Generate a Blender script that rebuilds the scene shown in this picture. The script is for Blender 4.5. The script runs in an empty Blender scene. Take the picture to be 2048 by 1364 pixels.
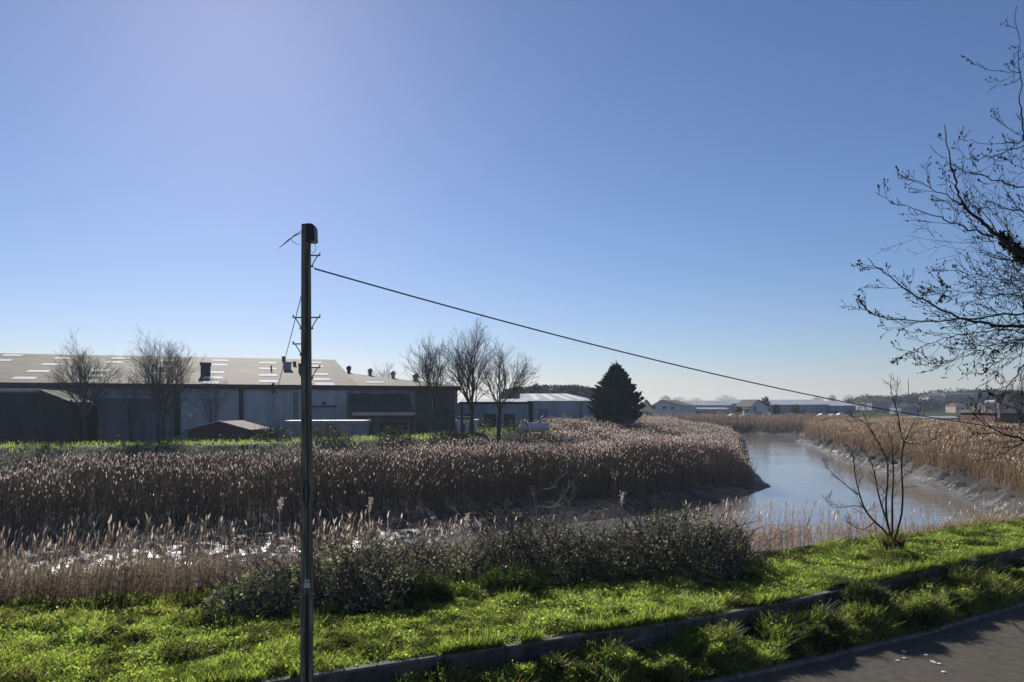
import bpy, math, random
import numpy as np
from mathutils import Vector
R = np.random.default_rng(7)
random.seed(7)
sc = bpy.context.scene
COL = sc.collection
F, CX, HY, CH = 1500.0, 1024.0, 810.0, 5.0     # focal length in photo pixels, centre column, horizon row, eye height

def P(px, py, Y):
    return np.array([(px-CX)/F*Y, Y, CH-(py-HY)/F*Y])
def X_(px, Y): return (px-CX)/F*Y
def Z_(py, Y): return CH-(py-HY)/F*Y

# ------------------------------------------------------------------ noise
def _hash(ix, iy, s):
    h = (ix.astype(np.int64)*374761393 + iy.astype(np.int64)*668265263 + s*1274126177) & 0x7fffffff
    h = ((h ^ (h >> 13))*1103515245 + 12345) & 0x7fffffff
    h = ((h ^ (h >> 16))*69069 + 1) & 0x7fffffff
    return (h & 0xffffff)/float(0xffffff)
def vn(x, y, s=0):
    x = np.asarray(x, float); y = np.asarray(y, float)
    ix, iy = np.floor(x), np.floor(y); fx, fy = x-ix, y-iy
    fx = fx*fx*(3-2*fx); fy = fy*fy*(3-2*fy)
    a = _hash(ix, iy, s); b = _hash(ix+1, iy, s); c = _hash(ix, iy+1, s); d = _hash(ix+1, iy+1, s)
    return (a*(1-fx)+b*fx)*(1-fy)+(c*(1-fx)+d*fx)*fy
def fbm(x, y, s=0, o=4):
    t = 0; a = .5; n = 0
    for k in range(o):
        t = t+a*vn(x*2**k, y*2**k, s+k*17); n += a; a *= .5
    return t/n
def ss(a, b, x):
    t = np.clip((np.asarray(x, float)-a)/(b-a), 0, 1); return t*t*(3-2*t)

# ------------------------------------------------------------------ materials
def new_mat(name):
    m = bpy.data.materials.new(name); m.use_nodes = True
    nt = m.node_tree; nt.nodes.clear()
    out = nt.nodes.new('ShaderNodeOutputMaterial')
    return m, nt, out
def mat(name, col, rough=.8, spec=.3, var=.25, scale=2.0, bump=0., bscale=20., col2=None, metal=0., stretch=(1,1,1), streak=0.):
    m, nt, out = new_mat(name); N, L = nt.nodes, nt.links
    b = N.new('ShaderNodeBsdfPrincipled'); L.new(b.outputs[0], out.inputs[0])
    b.inputs['Roughness'].default_value = rough; b.inputs['Specular IOR Level'].default_value = spec; b.inputs['Metallic'].default_value = metal
    g = N.new('ShaderNodeNewGeometry'); mp = N.new('ShaderNodeMapping'); L.new(g.outputs['Position'], mp.inputs[0])
    mp.inputs['Scale'].default_value = stretch
    n = N.new('ShaderNodeTexNoise'); n.inputs['Scale'].default_value = scale; n.inputs['Detail'].default_value = 6
    L.new(mp.outputs[0], n.inputs['Vector'])
    r = N.new('ShaderNodeValToRGB'); L.new(n.outputs['Fac'], r.inputs[0])
    c = np.array(col); c2 = np.array(col2) if col2 is not None else c*(1+var)
    c1 = c*(1-var)
    r.color_ramp.elements[0].position = .32; r.color_ramp.elements[1].position = .68
    r.color_ramp.elements[0].color = (*c1, 1); r.color_ramp.elements[1].color = (*c2, 1)
    L.new(r.outputs[0], b.inputs['Base Color'])
    if bump:
        n2 = N.new('ShaderNodeTexNoise'); n2.inputs['Scale'].default_value = bscale; n2.inputs['Detail'].default_value = 5
        L.new(g.outputs['Position'], n2.inputs['Vector'])
        bp = N.new('ShaderNodeBump'); bp.inputs['Strength'].default_value = bump; bp.inputs['Distance'].default_value = .05
        L.new(n2.outputs['Fac'], bp.inputs['Height']); L.new(bp.outputs[0], b.inputs['Normal'])
    return m
def leaf_mat(name, trans=.45, tmul=(1.6,1.7,1.0), rough=.45, spec=.35):
    m, nt, out = new_mat(name); N, L = nt.nodes, nt.links
    a = N.new('ShaderNodeAttribute'); a.attribute_name = 'col'
    b = N.new('ShaderNodeBsdfPrincipled'); b.inputs['Roughness'].default_value = rough; b.inputs['Specular IOR Level'].default_value = spec
    L.new(a.outputs['Color'], b.inputs['Base Color'])
    t = N.new('ShaderNodeBsdfTranslucent')
    mx = N.new('ShaderNodeMix'); mx.data_type = 'RGBA'; mx.blend_type = 'MULTIPLY'; mx.inputs[0].default_value = 1
    L.new(a.outputs['Color'], mx.inputs[6]); mx.inputs[7].default_value = (*tmul, 1)
    L.new(mx.outputs[2], t.inputs['Color'])
    s = N.new('ShaderNodeMixShader'); s.inputs[0].default_value = trans
    L.new(b.outputs[0], s.inputs[1]); L.new(t.outputs[0], s.inputs[2]); L.new(s.outputs[0], out.inputs[0])
    return m

M = dict(
    grass=leaf_mat('grass_blades', .66, (2.15,2.05,1.25), .45, .35),
    reed=leaf_mat('dry_reed', .30, (1.2,1.15,1.1), .7, .15),
    shade_reed=leaf_mat('shaded_reed', .12, (1.1,1.1,1.1), .8, .1),  # duller copy of the reed for stems in shade
    plume=leaf_mat('reed_plume', .55, (1.3,1.25,1.2), .7, .2),
    leaf=leaf_mat('bramble_leaf', .30, (1.5,1.5,1.1), .6, .35),
    dark_leaf=leaf_mat('evergreen_leaf', .04, (1.2,1.3,.9), .8, .08),
    twig=mat('bare_twig', (.045,.036,.030), .85, .15, .3, 3),
    far_twig=mat('far_bark', (.11,.095,.08), .9, .1, .3, 1),
    pale_twig=mat('pale_bark', (.34,.30,.26), .8, .2, .2, 4),
    bark=mat('bark', (.06,.05,.04), .9, .2, .35, 6, .6, 30),
    bud=mat('bud', (.05,.03,.025), .6, .3),
    pole=mat('weathered_pole_timber', (.21,.185,.13), .85, .2, .6, 5, .7, 30, stretch=(6,6,.35)),
    black=mat('black_plastic', (.012,.012,.013), .45, .4),
    steel=mat('galvanised_steel', (.16,.16,.16), .5, .5, .2, 8),
    tag=mat('pale_metal_tag', (.5,.48,.43), .5, .4),
    wire=mat('cable_sheath', (.02,.02,.022), .5, .4),
    concrete=mat('weathered_concrete', (.105,.095,.085), .92, .2, .4, 3, .5, 25),
    kerb=mat('kerb_concrete', (.16,.15,.13), .9, .25, .35, 5, .4, 40),
    soil=mat('bank_soil', (.055,.06,.025), .95, .1, .4, 2, .4, 12),
    clad=mat('pale_cladding', (.42,.44,.46), .6, .3, .2, .9, stretch=(1,1,.12)),
    cladb=mat('grey_cladding', (.25,.28,.31), .6, .3, .25, .9, stretch=(1,1,.12)),
    dclad=mat('dark_cladding', (.045,.05,.05), .8, .2, .3, .6, stretch=(3,3,.3)),
    fibre=mat('fibre_cement_roof', (.118,.096,.054), .85, .2, .35, .22, .2, 3, stretch=(1,1,1)),
    slatey=mat('dull_blue_cladding', (.13,.15,.18), .75, .2, .25, .9, stretch=(1,1,.12)),
    mossy=mat('mossy_sheet', (.07,.075,.05), .9, .1, .3, 1),
    fibre2=mat('grey_sheet_roof', (.33,.35,.36), .6, .3, .15, .3),
    sky_light=mat('translucent_rooflight', (.74,.74,.70), .85, .1, .12, 1),
    maroon=mat('maroon_fascia', (.085,.032,.034), .6, .3, .2, 2),
    dmetal=mat('dark_painted_metal', (.03,.035,.04), .6, .3, .2, 2),
    white=mat('white_paint', (.75,.75,.73), .55, .4, .08, 2),
    render_=mat('white_render', (.62,.62,.6), .85, .2, .1, 1),
    cream=mat('cream_render', (.55,.47,.37), .85, .2, .1, 1),
    brick=mat('brown_brick', (.17,.085,.06), .9, .2, .3, 2),
    tile=mat('roof_tile', (.10,.085,.08), .85, .2, .25, 1),
    rtile=mat('red_tile', (.20,.10,.075), .85, .2, .25, 1),
    slate=mat('pale_roof', (.42,.44,.45), .55, .35, .12, .3),
    glass=mat('window_glass', (.03,.035,.045), .12, .6, .1, 1),
    green_paint=mat('teal_paint', (.03,.12,.11), .6, .3, .2, 2),
    rubber=mat('tyre_rubber', (.02,.02,.02), .85, .2),
    paper=mat('paper', (.75,.74,.70), .8, .2, .05, 5),
    feather=mat('dark_feather', (.04,.04,.045), .8, .2),
)

# ------------------------------------------------------------------ mesh builder
class MB:
    def __init__(s):
        s.v = []; s.f = {}; s.c = []; s.n = 0; s.paths = []
    def add(s, v, faces, col=None):
        v = np.asarray(v, float).reshape(-1, 3); faces = np.asarray(faces, np.int64)
        s.f.setdefault(faces.shape[1], []).append(faces+s.n)
        s.v.append(v)
        c = np.ones((len(v), 3))*.5 if col is None else np.broadcast_to(np.asarray(col, float), (len(v), 3))
        s.c.append(c); s.n += len(v)
    def box(s, o, a, b, c, col=None):
        o, a, b, c = (np.asarray(q, float) for q in (o, a, b, c))
        v = [o, o+a, o+a+b, o+b, o+c, o+a+c, o+a+b+c, o+b+c]
        f = [(0,3,2,1),(4,5,6,7),(0,1,5,4),(1,2,6,5),(2,3,7,6),(3,0,4,7)]
        s.add(v, f, col)
    def abox(s, x0, y0, z0, x1, y1, z1, col=None):
        s.box((x0,y0,z0),(x1-x0,0,0),(0,y1-y0,0),(0,0,z1-z0),col)
    def poly(s, pts):
        s.add(pts, [tuple(range(len(pts)))])
    def prism(s, prof, ext):
        """closed prism: planar profile points, extruded by the vector ext"""
        prof = np.asarray(prof, float); n = len(prof); ext = np.asarray(ext, float)
        v = np.vstack([prof, prof+ext]); k = s.n
        s.add(v, [(i, (i+1) % n, n+(i+1) % n, n+i) for i in range(n)])
        s.f.setdefault(n, []).append(np.array([tuple(range(n))[::-1]])+k)
        s.f.setdefault(n, []).append(np.array([tuple(range(n, 2*n))])+k)
    def tube(s, pts, rad, sides=6):
        pts = np.asarray(pts, float); rad = np.broadcast_to(np.asarray(rad, float), (len(pts),))
        s.paths.append((pts, rad, sides))
    def flush(s):
        grp = {}
        for p, r, k in s.paths: grp.setdefault((len(p), k), []).append((p, r))
        s.paths = []
        for (n, k), L in grp.items():
            p = np.array([a for a, _ in L]); r = np.array([b for _, b in L])
            t = np.gradient(p, axis=1); t /= np.linalg.norm(t, axis=2, keepdims=True)+1e-9
            ref = np.where(np.abs(t[:, :1, 2:3]) > .8, np.array([1., .1, 0]), np.array([.05, 0, 1.]))
            ref = np.broadcast_to(ref, t.shape)
            a = np.cross(t, ref); a /= np.linalg.norm(a, axis=2, keepdims=True)+1e-9
            b = np.cross(t, a)
            th = np.arange(k)/k*2*np.pi
            v = p[:, :, None]+r[:, :, None, None]*(np.cos(th)[None, None, :, None]*a[:, :, None]+np.sin(th)[None, None, :, None]*b[:, :, None])
            m = len(L)
            base = (np.arange(m)*n*k)[:, None, None]; i = (np.arange(n-1)*k)[None, :, None]; j = np.arange(k)[None, None]
            j2 = (j+1) % k
            f = np.stack([base+i+j, base+i+j2, base+i+k+j2, base+i+k+j], -1).reshape(-1, 4)
            s.add(v.reshape(-1, 3), f)
            if k > 4:
                caps = np.concatenate([base[:, 0]+np.arange(k)[None, ::-1], base[:, 0]+(n-1)*k+np.arange(k)[None]])
                s.f.setdefault(k, []).append(caps+s.n-len(v.reshape(-1, 3)))
    def strips(s, base, up, lean, width, yaw, prof, col, segs=None):
        """ribbons: base (N,3), up (N,), lean (N,3) tip offset, width (N,), yaw (N,), prof: list of relative widths, col (N,3)"""
        N = len(base); K = len(prof); t = np.linspace(0, 1, K)
        ctr = base[:, None]+lean[:, None]*(t**1.8)[None, :, None]
        ctr[:, :, 2] += up[:, None]*(t[None] if np.ndim(up) == 1 else 1)
        hw = np.stack([np.cos(yaw), np.sin(yaw), np.zeros(N)], 1)*width[:, None]/2
        w = hw[:, None]*np.asarray(prof)[None, :, None]
        v = np.stack([ctr-w, ctr+w], 2)
        b = (np.arange(N)*K*2)[:, None]; i = (np.arange(K-1)*2)[None]
        f = np.stack([b+i, b+i+1, b+i+3, b+i+2], -1).reshape(-1, 4)
        s.add(v.reshape(-1, 3), f, np.repeat(col, K*2, 0))
    def leaves(s, pos, size, col, rng=R, aspect=.6, up=0., dirs=None):
        N = len(pos)
        d = rng.normal(size=(N, 3)) if dirs is None else dirs+rng.normal(size=(N, 3))*.35
        d[:, 2] += up; d /= np.linalg.norm(d, axis=1, keepdims=True)
        e = np.cross(d, rng.normal(size=(N, 3))); e /= np.linalg.norm(e, axis=1, keepdims=True)+1e-9
        size = np.broadcast_to(size, (N,))[:, None]
        v = np.stack([pos-d*size*.5, pos+e*size*aspect*.5-d*size*.06, pos+d*size*.5, pos-e*size*aspect*.5-d*size*.06], 1)
        f = (np.arange(N)*4)[:, None]+np.arange(4)[None]
        s.add(v.reshape(-1, 3), f, np.repeat(np.broadcast_to(col, (N, 3)), 4, 0))
    def build(s, name, material, parent=None, smooth=False, world=True):
        s.flush()
        me = bpy.data.meshes.new(name)
        v = np.vstack(s.v)
        off = np.zeros(3)
        if parent is not None:
            q = parent
            while q is not None:
                off = off+np.array(q.location); q = q.parent
        o = bpy.data.objects.new(name, me)
        if parent is None:
            off = np.array([(v[:, 0].min()+v[:, 0].max())/2, (v[:, 1].min()+v[:, 1].max())/2, v[:, 2].min()])
            o.location = off
        else:
            o.parent = parent
        v = v-off
        me.vertices.add(len(v)); me.vertices.foreach_set('co', v.astype(np.float32).ravel())
        loops, starts, tot = [], [], 0
        for k, L in s.f.items():
            a = np.vstack(L); loops.append(a.ravel()); starts.append(tot+np.arange(len(a))*k); tot += a.size
        loops = np.concatenate(loops); starts = np.concatenate(starts)
        me.loops.add(tot); me.loops.foreach_set('vertex_index', loops.astype(np.int32))
        me.polygons.add(len(starts)); me.polygons.foreach_set('loop_start', starts.astype(np.int32))
        at = me.color_attributes.new('col', 'FLOAT_COLOR', 'POINT')
        c = np.ones((len(v), 4), np.float32); c[:, :3] = np.vstack(s.c); at.data.foreach_set('color', c.ravel())
        me.materials.append(material); me.update(calc_edges=True); me.validate()
        me.polygons.foreach_set('use_smooth', np.full(len(me.polygons), smooth))
        COL.objects.link(o)
        return o

def tag(o, label=None, cat=None, group=None, kind=None):
    if label: o['label'] = label
    if cat: o['category'] = cat
    if group: o['group'] = group
    if kind: o['kind'] = kind
    return o
def thing(name, label, cat, loc, group=None):
    o = bpy.data.objects.new(name, None); COL.objects.link(o); o.location = tuple(float(q) for q in loc); o.empty_display_size = .3
    return tag(o, label, cat, group)
def dup(root, loc, label):
    r = root.copy(); COL.objects.link(r); r.location = loc; r['label'] = label
    for ch in list(root.children):
        c = ch.copy(); COL.objects.link(c); c.parent = r
        for g in list(ch.children):
            d = g.copy(); COL.objects.link(d); d.parent = c
    return r

# ------------------------------------------------------------------ world, sun, camera
SUN_AZ, SUN_EL = math.radians(-20.3), math.radians(28.0)
w = bpy.data.worlds.new('World'); sc.world = w; w.use_nodes = True
nt = w.node_tree; bg = nt.nodes['Background']
sk = nt.nodes.new('ShaderNodeTexSky'); sk.sky_type = 'NISHITA'; sk.sun_disc = False
sk.sun_elevation = SUN_EL; sk.sun_rotation = SUN_AZ; sk.altitude = 0; sk.air_density = 1.0; sk.dust_density = .17; sk.ozone_density = 8.0
tn = nt.nodes.new('ShaderNodeMix'); tn.data_type = 'RGBA'; tn.blend_type = 'MULTIPLY'; tn.inputs[0].default_value = 1; tn.inputs[7].default_value = (1.22, 1.0, .97, 1)
nt.links.new(sk.outputs[0], tn.inputs[6]); nt.links.new(tn.outputs[2], bg.inputs[0]); bg.inputs[1].default_value = .072
sun_dir = Vector((math.sin(SUN_AZ)*math.cos(SUN_EL), math.cos(SUN_AZ)*math.cos(SUN_EL), math.sin(SUN_EL)))
sl = bpy.data.lights.new('sun', 'SUN'); sl.energy = 5.0; sl.angle = math.radians(.5); sl.color = (1, .95, .87)
so = bpy.data.objects.new('sun', sl); COL.objects.link(so); so.rotation_euler = (-sun_dir).to_track_quat('-Z', 'Y').to_euler(); so.location = (-20, 40, 40)
cam = bpy.data.cameras.new('camera'); co = bpy.data.objects.new('camera', cam); COL.objects.link(co)
co.location = (0, 0, CH); co.rotation_euler = (math.pi/2, 0, 0); cam.sensor_width = 36; cam.lens = F*36/2048; cam.shift_y = (HY-682)/2048
cam.clip_start = .1; cam.clip_end = 8000; sc.camera = co
sc.view_settings.view_transform = 'Standard'; sc.view_settings.look = 'None'; sc.view_settings.exposure = .32; sc.view_settings.gamma = 1
sc.cycles.max_bounces = 6; sc.cycles.diffuse_bounces = 3; sc.cycles.glossy_bounces = 3; sc.cycles.transmission_bounces = 4; sc.cycles.volume_bounces = 0
sc.cycles.transparent_max_bounces = 8; sc.cycles.sample_clamp_indirect = 4

# ------------------------------------------------------------------ the lie of the land
wx = np.array([[-80,-24],[-25,1.7],[-10,8.65],[-3.13,11.83],[-.21,13.2],[1.3,13.92],[3.77,15.03],[6.31,16.43],[7.63,17.32],[13.26,20.9],[20,25.4],[35,35],[80,62]])
kx = np.array([[-80,-27],[-20,1.9],[-4,9.75],[3.57,13.54],[5.1,14.29],[8.94,16.38],[12.9,18.9],[20,23.6],[35,33],[80,60]])
ex = np.array([[-80,-14],[-30,8.6],[-10.7,15.74],[-8.3,16.1],[-1.55,18.75],[7,21.1],[10.1,22.4],[13.2,24.1],[18.5,27.1],[35,39],[80,66]])
yW = lambda x: np.interp(x, wx[:, 0], wx[:, 1])
yK = lambda x: np.interp(x, kx[:, 0], kx[:, 1])
yE = lambda x: np.interp(x, ex[:, 0], ex[:, 1])
INNER = np.array([[-400,-90],[-60,24],[-27,36],[-20,38.5],[-7,45],[4.5,54],[10.7,58],[15.6,62],[22.5,71],[27.0,78],[28.2,84],[33,104],[38,120],[47,150],[56.6,182],[58,200],[50,214],[20,224],[-40,228],[-400,230]])
OUTER = np.array([[-400,-108],[-60,8],[-30,20],[-14,26.5],[-4,30],[4,32.5],[12,35.5],[20,39.5],[28,45],[34,50.5],[37.7,58],[40.5,67],[43.6,77],[45.5,88],[50,111],[58,142],[66.8,177],[76,195],[81,212],[72,230],[40,238],[-40,242],[-400,246]])
def dist(poly, x, y):
    d = np.full(x.shape, 1e9)
    for (ax, ay), (bx, by) in zip(poly[:-1], poly[1:]):
        ux, uy = bx-ax, by-ay; t = np.clip(((x-ax)*ux+(y-ay)*uy)/(ux*ux+uy*uy), 0, 1)
        d = np.minimum(d, np.hypot(x-ax-t*ux, y-ay-t*uy))
    return d
WPOLY = np.vstack([INNER, OUTER[::-1]])
def inside(x, y):
    c = np.zeros(x.shape, bool); n = len(WPOLY)
    for i in range(n):
        (x1, y1), (x2, y2) = WPOLY[i], WPOLY[(i+1) % n]
        if y1 == y2: continue
        c ^= ((y1 > y) != (y2 > y)) & (x < (x2-x1)*(y-y1)/(y2-y1)+x1)
    return c
WATER = -3.5
def land(x, y, detail=True):
    """height, mudness, signed side (+1 inner bank, -1 outer), distance to the water's edge"""
    x = np.asarray(x, float); y = np.asarray(y, float)
    di, do = dist(INNER, x, y), dist(OUTER, x, y)
    ins = inside(x, y); inner = di < do
    d = np.minimum(di, do)
    wob = (fbm(x*.12, y*.12, 3)-.5)*3.0*ss(1, 8, d)
    dd = np.maximum(d+wob, 0)
    zi = np.interp(dd, [0,3,7,12,24,30,35,39,46,80], [WATER,-3.0,-2.5,-2.05,-1.15,-.5,1.15,1.2,.3,.2])
    zi = zi+.9*ss(85, 140, y)*ss(10, 18, dd)*(1-ss(26, 33, dd))
    zn = np.interp(d, [0,2.5,6,9,11.5,14], [WATER,-2.6,-1.0,.15,.6,.65])
    zr = np.interp(dd, [0,1.5,3.5,6,12,20,40,90], [WATER,-2.75,-2.1,-1.5,-.8,0,.3,.3])
    wr = ss(46, 62, y)
    zo = zn*(1-wr)+zr*wr
    z = np.where(inner, zi, zo)
    z = np.where(ins, WATER-.12*d-.02, z)
    z = np.maximum(z, -5.0)
    mud = np.where(ins, 1., 1-ss(-2.1, -1.3, z))
    if detail:
        near = np.where((y > 14) & (y < 260), 1., 0.)
        rid = 1-np.abs(2*fbm(x*.55+y*.35, y*.30-x*.1, 11)-1)
        rid2 = 1-np.abs(2*fbm(x*1.5, y*1.2, 21, 3)-1)
        amp = mud*near*np.where(ins, .12, .75)*ss(-.5, 2, d)
        amp = amp*np.where(inner, .75, 1.0)
        z = z+amp*((rid-.72)*1.0+(rid2-.72)*.55)+mud*near*np.where(inner | ins, 0., .75)*ss(.2, 1.5, d)*(1-ss(4, 8, d))*ss(40, 60, y)*(.6+.6*ss(70, 100, y))*(np.abs(2*fbm(x*1.25+y*.4, y*.75-x*.35, 23, 4)-1)*2.4-.4)
        z = z+(1-mud)*near*(fbm(x*.5, y*.5, 31)-.5)*.25
        far = ss(260, 500, y)
        z = z+far*(fbm(x*.004, y*.004, 41)-.5)*2
    front = y < yE(x)
    z = np.where(front, np.minimum(z, .65)-.45*ss(0, .8, yE(x)-y), z)
    z = np.where(y < yK(x)+.4, -.15, z)
    return z, mud, np.where(inner, 1, -1), d, ins

def axis(lo, d0, d1, step, hi, g=1.22):
    a = list(np.arange(d0, d1+1e-6, step)); s = step
    while a[-1] < hi: s *= g; a.append(min(a[-1]+s, hi))
    s = step
    while a[0] > lo: s *= g; a.insert(0, max(a[0]-s, lo))
    return np.array(a)
gx = axis(-2500, -64, 84, .45, 2500)
gy = np.concatenate([axis(-300, 13, 165, .42, 165), np.arange(166, 250, 1.0), axis(251, 251, 252, 1.2, 2500)])
GX, GY = np.meshgrid(gx, gy)
gz, mud, side, dd, ins = land(GX, GY)
nzc = fbm(GX*.25, GY*.25, 51)[..., None]
mudc = np.array([.058,.052,.048])*(.35+1.3*ss(.3, .7, nzc))
soilc = np.array([.06,.062,.03])*(.6+.8*nzc)
fieldc = np.array([.048,.05,.024])*(.7+.6*nzc)
base = np.where((GY > 130)[..., None] & (mud < .1)[..., None], fieldc, soilc)
mudc = mudc*np.where(side > 0, .55, 1.)[..., None]; gc = base*(1-mud[..., None])+mudc*mud[..., None]  # inner bank mud darkened in colour for the shadow of the reeds
g = MB(); ny, nx = GX.shape
idx = np.arange(ny*nx).reshape(ny, nx)
g.add(np.stack([GX, GY, gz], -1).reshape(-1, 3), np.stack([idx[:-1, :-1], idx[:-1, 1:], idx[1:, 1:], idx[1:, :-1]], -1).reshape(-1, 4), gc.reshape(-1, 3))
m, nt, out = new_mat('mud_and_soil'); N, L = nt.nodes, nt.links
a = N.new('ShaderNodeAttribute'); a.attribute_name = 'col'
geo = N.new('ShaderNodeNewGeometry'); sx = N.new('ShaderNodeSeparateXYZ'); L.new(geo.outputs['Position'], sx.inputs[0])
mr = N.new('ShaderNodeMapRange'); L.new(sx.outputs['Z'], mr.inputs[0]); mr.inputs[1].default_value = -3.2; mr.inputs[2].default_value = -2.4; mr.inputs[3].default_value = 0.; mr.inputs[4].default_value = .6
b = N.new('ShaderNodeBsdfPrincipled'); L.new(a.outputs['Color'], b.inputs['Base Color']); nr = N.new('ShaderNodeTexNoise'); nr.inputs['Scale'].default_value = 1.4; nr.inputs['Detail'].default_value = 4; L.new(geo.outputs['Position'], nr.inputs['Vector'])
m2 = N.new('ShaderNodeMapRange'); L.new(nr.outputs['Fac'], m2.inputs[0]); m2.inputs[1].default_value = .38; m2.inputs[2].default_value = .54; m2.inputs[3].default_value = .33; m2.inputs[4].default_value = .95
ad = N.new('ShaderNodeMath'); ad.use_clamp = True; L.new(mr.outputs[0], ad.inputs[0]); L.new(m2.outputs[0], ad.inputs[1]); L.new(ad.outputs[0], b.inputs['Roughness']); b.inputs['Specular IOR Level'].default_value = .32
n1 = N.new('ShaderNodeTexNoise'); n1.inputs['Scale'].default_value = 5.0; n1.inputs['Detail'].default_value = 6; L.new(geo.outputs['Position'], n1.inputs['Vector'])
bp = N.new('ShaderNodeBump'); bp.inputs['Strength'].default_value = .55; bp.inputs['Distance'].default_value = .2; L.new(n1.outputs['Fac'], bp.inputs['Height']); L.new(bp.outputs[0], b.inputs['Normal'])
L.new(b.outputs[0], out.inputs[0])
wet = np.where(side > 0, .10+.90*(1-ss(-12, 2, GX)), np.where(GY > 203, .15, 1.))
ms = N.new('ShaderNodeMath'); ms.operation = 'MULTIPLY'; at2 = N.new('ShaderNodeAttribute'); at2.attribute_name = 'wet'; L.new(at2.outputs['Fac'], ms.inputs[0]); ms.inputs[1].default_value = .42; L.new(ms.outputs[0], b.inputs['Specular IOR Level'])
go = g.build('ground', m, smooth=True); wa = go.data.attributes.new('wet', 'FLOAT', 'POINT'); wa.data.foreach_set('value', wet.astype(np.float32).ravel()); tag(go, 'muddy river banks and low ground', kind='structure')

# river
m, nt, out = new_mat('river_water'); N, L = nt.nodes, nt.links
b = N.new('ShaderNodeBsdfPrincipled'); b.inputs['Base Color'].default_value = (.23,.21,.18,1); b.inputs['Roughness'].default_value = .05; b.inputs['IOR'].default_value = 2.0
b.inputs['Specular IOR Level'].default_value = 1.0
geo = N.new('ShaderNodeNewGeometry'); mp = N.new('ShaderNodeMapping'); mp.inputs['Scale'].default_value = (.35, 1.0, 1); L.new(geo.outputs['Position'], mp.inputs[0])
n1 = N.new('ShaderNodeTexNoise'); n1.inputs['Scale'].default_value = 1.6; n1.inputs['Detail'].default_value = 4; L.new(mp.outputs[0], n1.inputs['Vector'])
n2 = N.new('ShaderNodeTexNoise'); n2.inputs['Scale'].default_value = .18; n2.inputs['Detail'].default_value = 3; L.new(mp.outputs[0], n2.inputs['Vector'])
mu = N.new('ShaderNodeMath'); mu.operation = 'MULTIPLY'; L.new(n1.outputs['Fac'], mu.inputs[0]); L.new(n2.outputs['Fac'], mu.inputs[1])
bp = N.new('ShaderNodeBump'); bp.inputs['Strength'].default_value = .18; bp.inputs['Distance'].default_value = .25; L.new(mu.outputs[0], bp.inputs['Height']); L.new(bp.outputs[0], b.inputs['Normal'])
L.new(b.outputs[0], out.inputs[0])
g = MB(); g.add([(-395,-120,WATER),(130,-120,WATER),(130,262,WATER),(-395,262,WATER)], [(0,1,2,3)])
tag(g.build('river_water', m), kind='structure', label='muddy tidal river bending away between the reed banks')

# grass bank sheet, verge sheet, road, kerb
def bz(x, y):
    return .70+.10*(fbm(x*.7, y*.7, 61)-.5)+.08*(fbm(x*2.1, y*2.1, 62)-.5)
def vz(x, y):
    t = np.clip((y-yK(x))/np.maximum(yW(x)-yK(x), .1), 0, 1)
    return .05+.16*t+.07*(fbm(x*1.6, y*1.6, 63)-.5)
def ribbon(name, y0, y1, zf, step, n, m, label, x0=-40, x1=60, skirt=None):
    xs = np.arange(x0, x1+.01, step); t = np.linspace(0, 1, n)
    X = np.repeat(xs[None], n, 0); Y = y0(xs)[None]*(1-t[:, None])+y1(xs)[None]*t[:, None]
    Z = zf(X, Y)
    if skirt:
        X = np.vstack([X, xs[None]-.2]); Y = np.vstack([Y, y1(xs)[None]+.9]); Z = np.vstack([Z, np.full((1, len(xs)), skirt)])
    k = X.shape[0]; idx = np.arange(k*len(xs)).reshape(k, len(xs))
    g = MB(); g.add(np.stack([X, Y, Z], -1).reshape(-1, 3), np.stack([idx[:-1, :-1], idx[:-1, 1:], idx[1:, 1:], idx[1:, :-1]], -1).reshape(-1, 4))
    return tag(g.build(name, m, smooth=True), label, kind='structure')
ribbon('bank_top', lambda x: yW(x)+.05, yE, bz, .3, 24, M['soil'], 'grassy top of the river bank', skirt=-.1)
ribbon('verge_ground', yK, lambda x: yW(x)+.08, vz, .3, 8, M['soil'], 'narrow verge between road and low wall')
ma = mat('asphalt', (.13,.114,.092), .95, .15, .2, 5, .9, 60)
ribbon('road', lambda x: yK(x)-7, lambda x: yK(x)-.10, lambda x, y: x*0+0.0, 1., 4, ma, 'grey asphalt lane')
g = MB(); xs = np.arange(-40, 60, .9)
for i, x in enumerate(xs):
    a0 = np.array([x, yK(x)-.13, -.1]); a1 = np.array([x+.885, yK(x+.885)-.13, -.1])
    dz = .07+.012*math.sin(i*2.3)
    u = a1-a0; g.box(a0, u, (0,.14,0), (0,0,.1+dz))
tag(g.build('kerb', M['kerb']), 'low concrete edging along the lane', kind='structure')

# low concrete retaining wall
t = thing('retaining_wall', 'low weathered concrete wall holding up the grass bank', 'wall', (1.3, yW(1.3), 0))
g = MB(); cp = MB(); xs = np.arange(-40, 60, 1.05)
for i, x in enumerate(xs):
    x1 = x+1.03; dz = (vn(np.array([i*.9]), np.array([.5]), 5)[0]-.5)*.03
    a0 = np.array([x, yW(x), -.25]); a1 = np.array([x1, yW(x1), -.25]); u = a1-a0
    g.box(a0+(0,.008*(i % 3),0), u, (0,.16,0), (0,0,.25+.70+dz))
    if i % 3 == 0: g.box(a0-(.03,.03,0), (.10,.045,0), (0,.05,0), (0,0,.25+.69+dz))
    cp.box(a0+(0,-.015,.25+.703+dz), u, (0,.19,0), (0,0,.045))
g.build('wall_panel', M['concrete'], t); cp.build('sunlit_edge_strip', M['kerb'], t)  # strip added along the top in paler concrete, standing in for its sunlit edge

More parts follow.
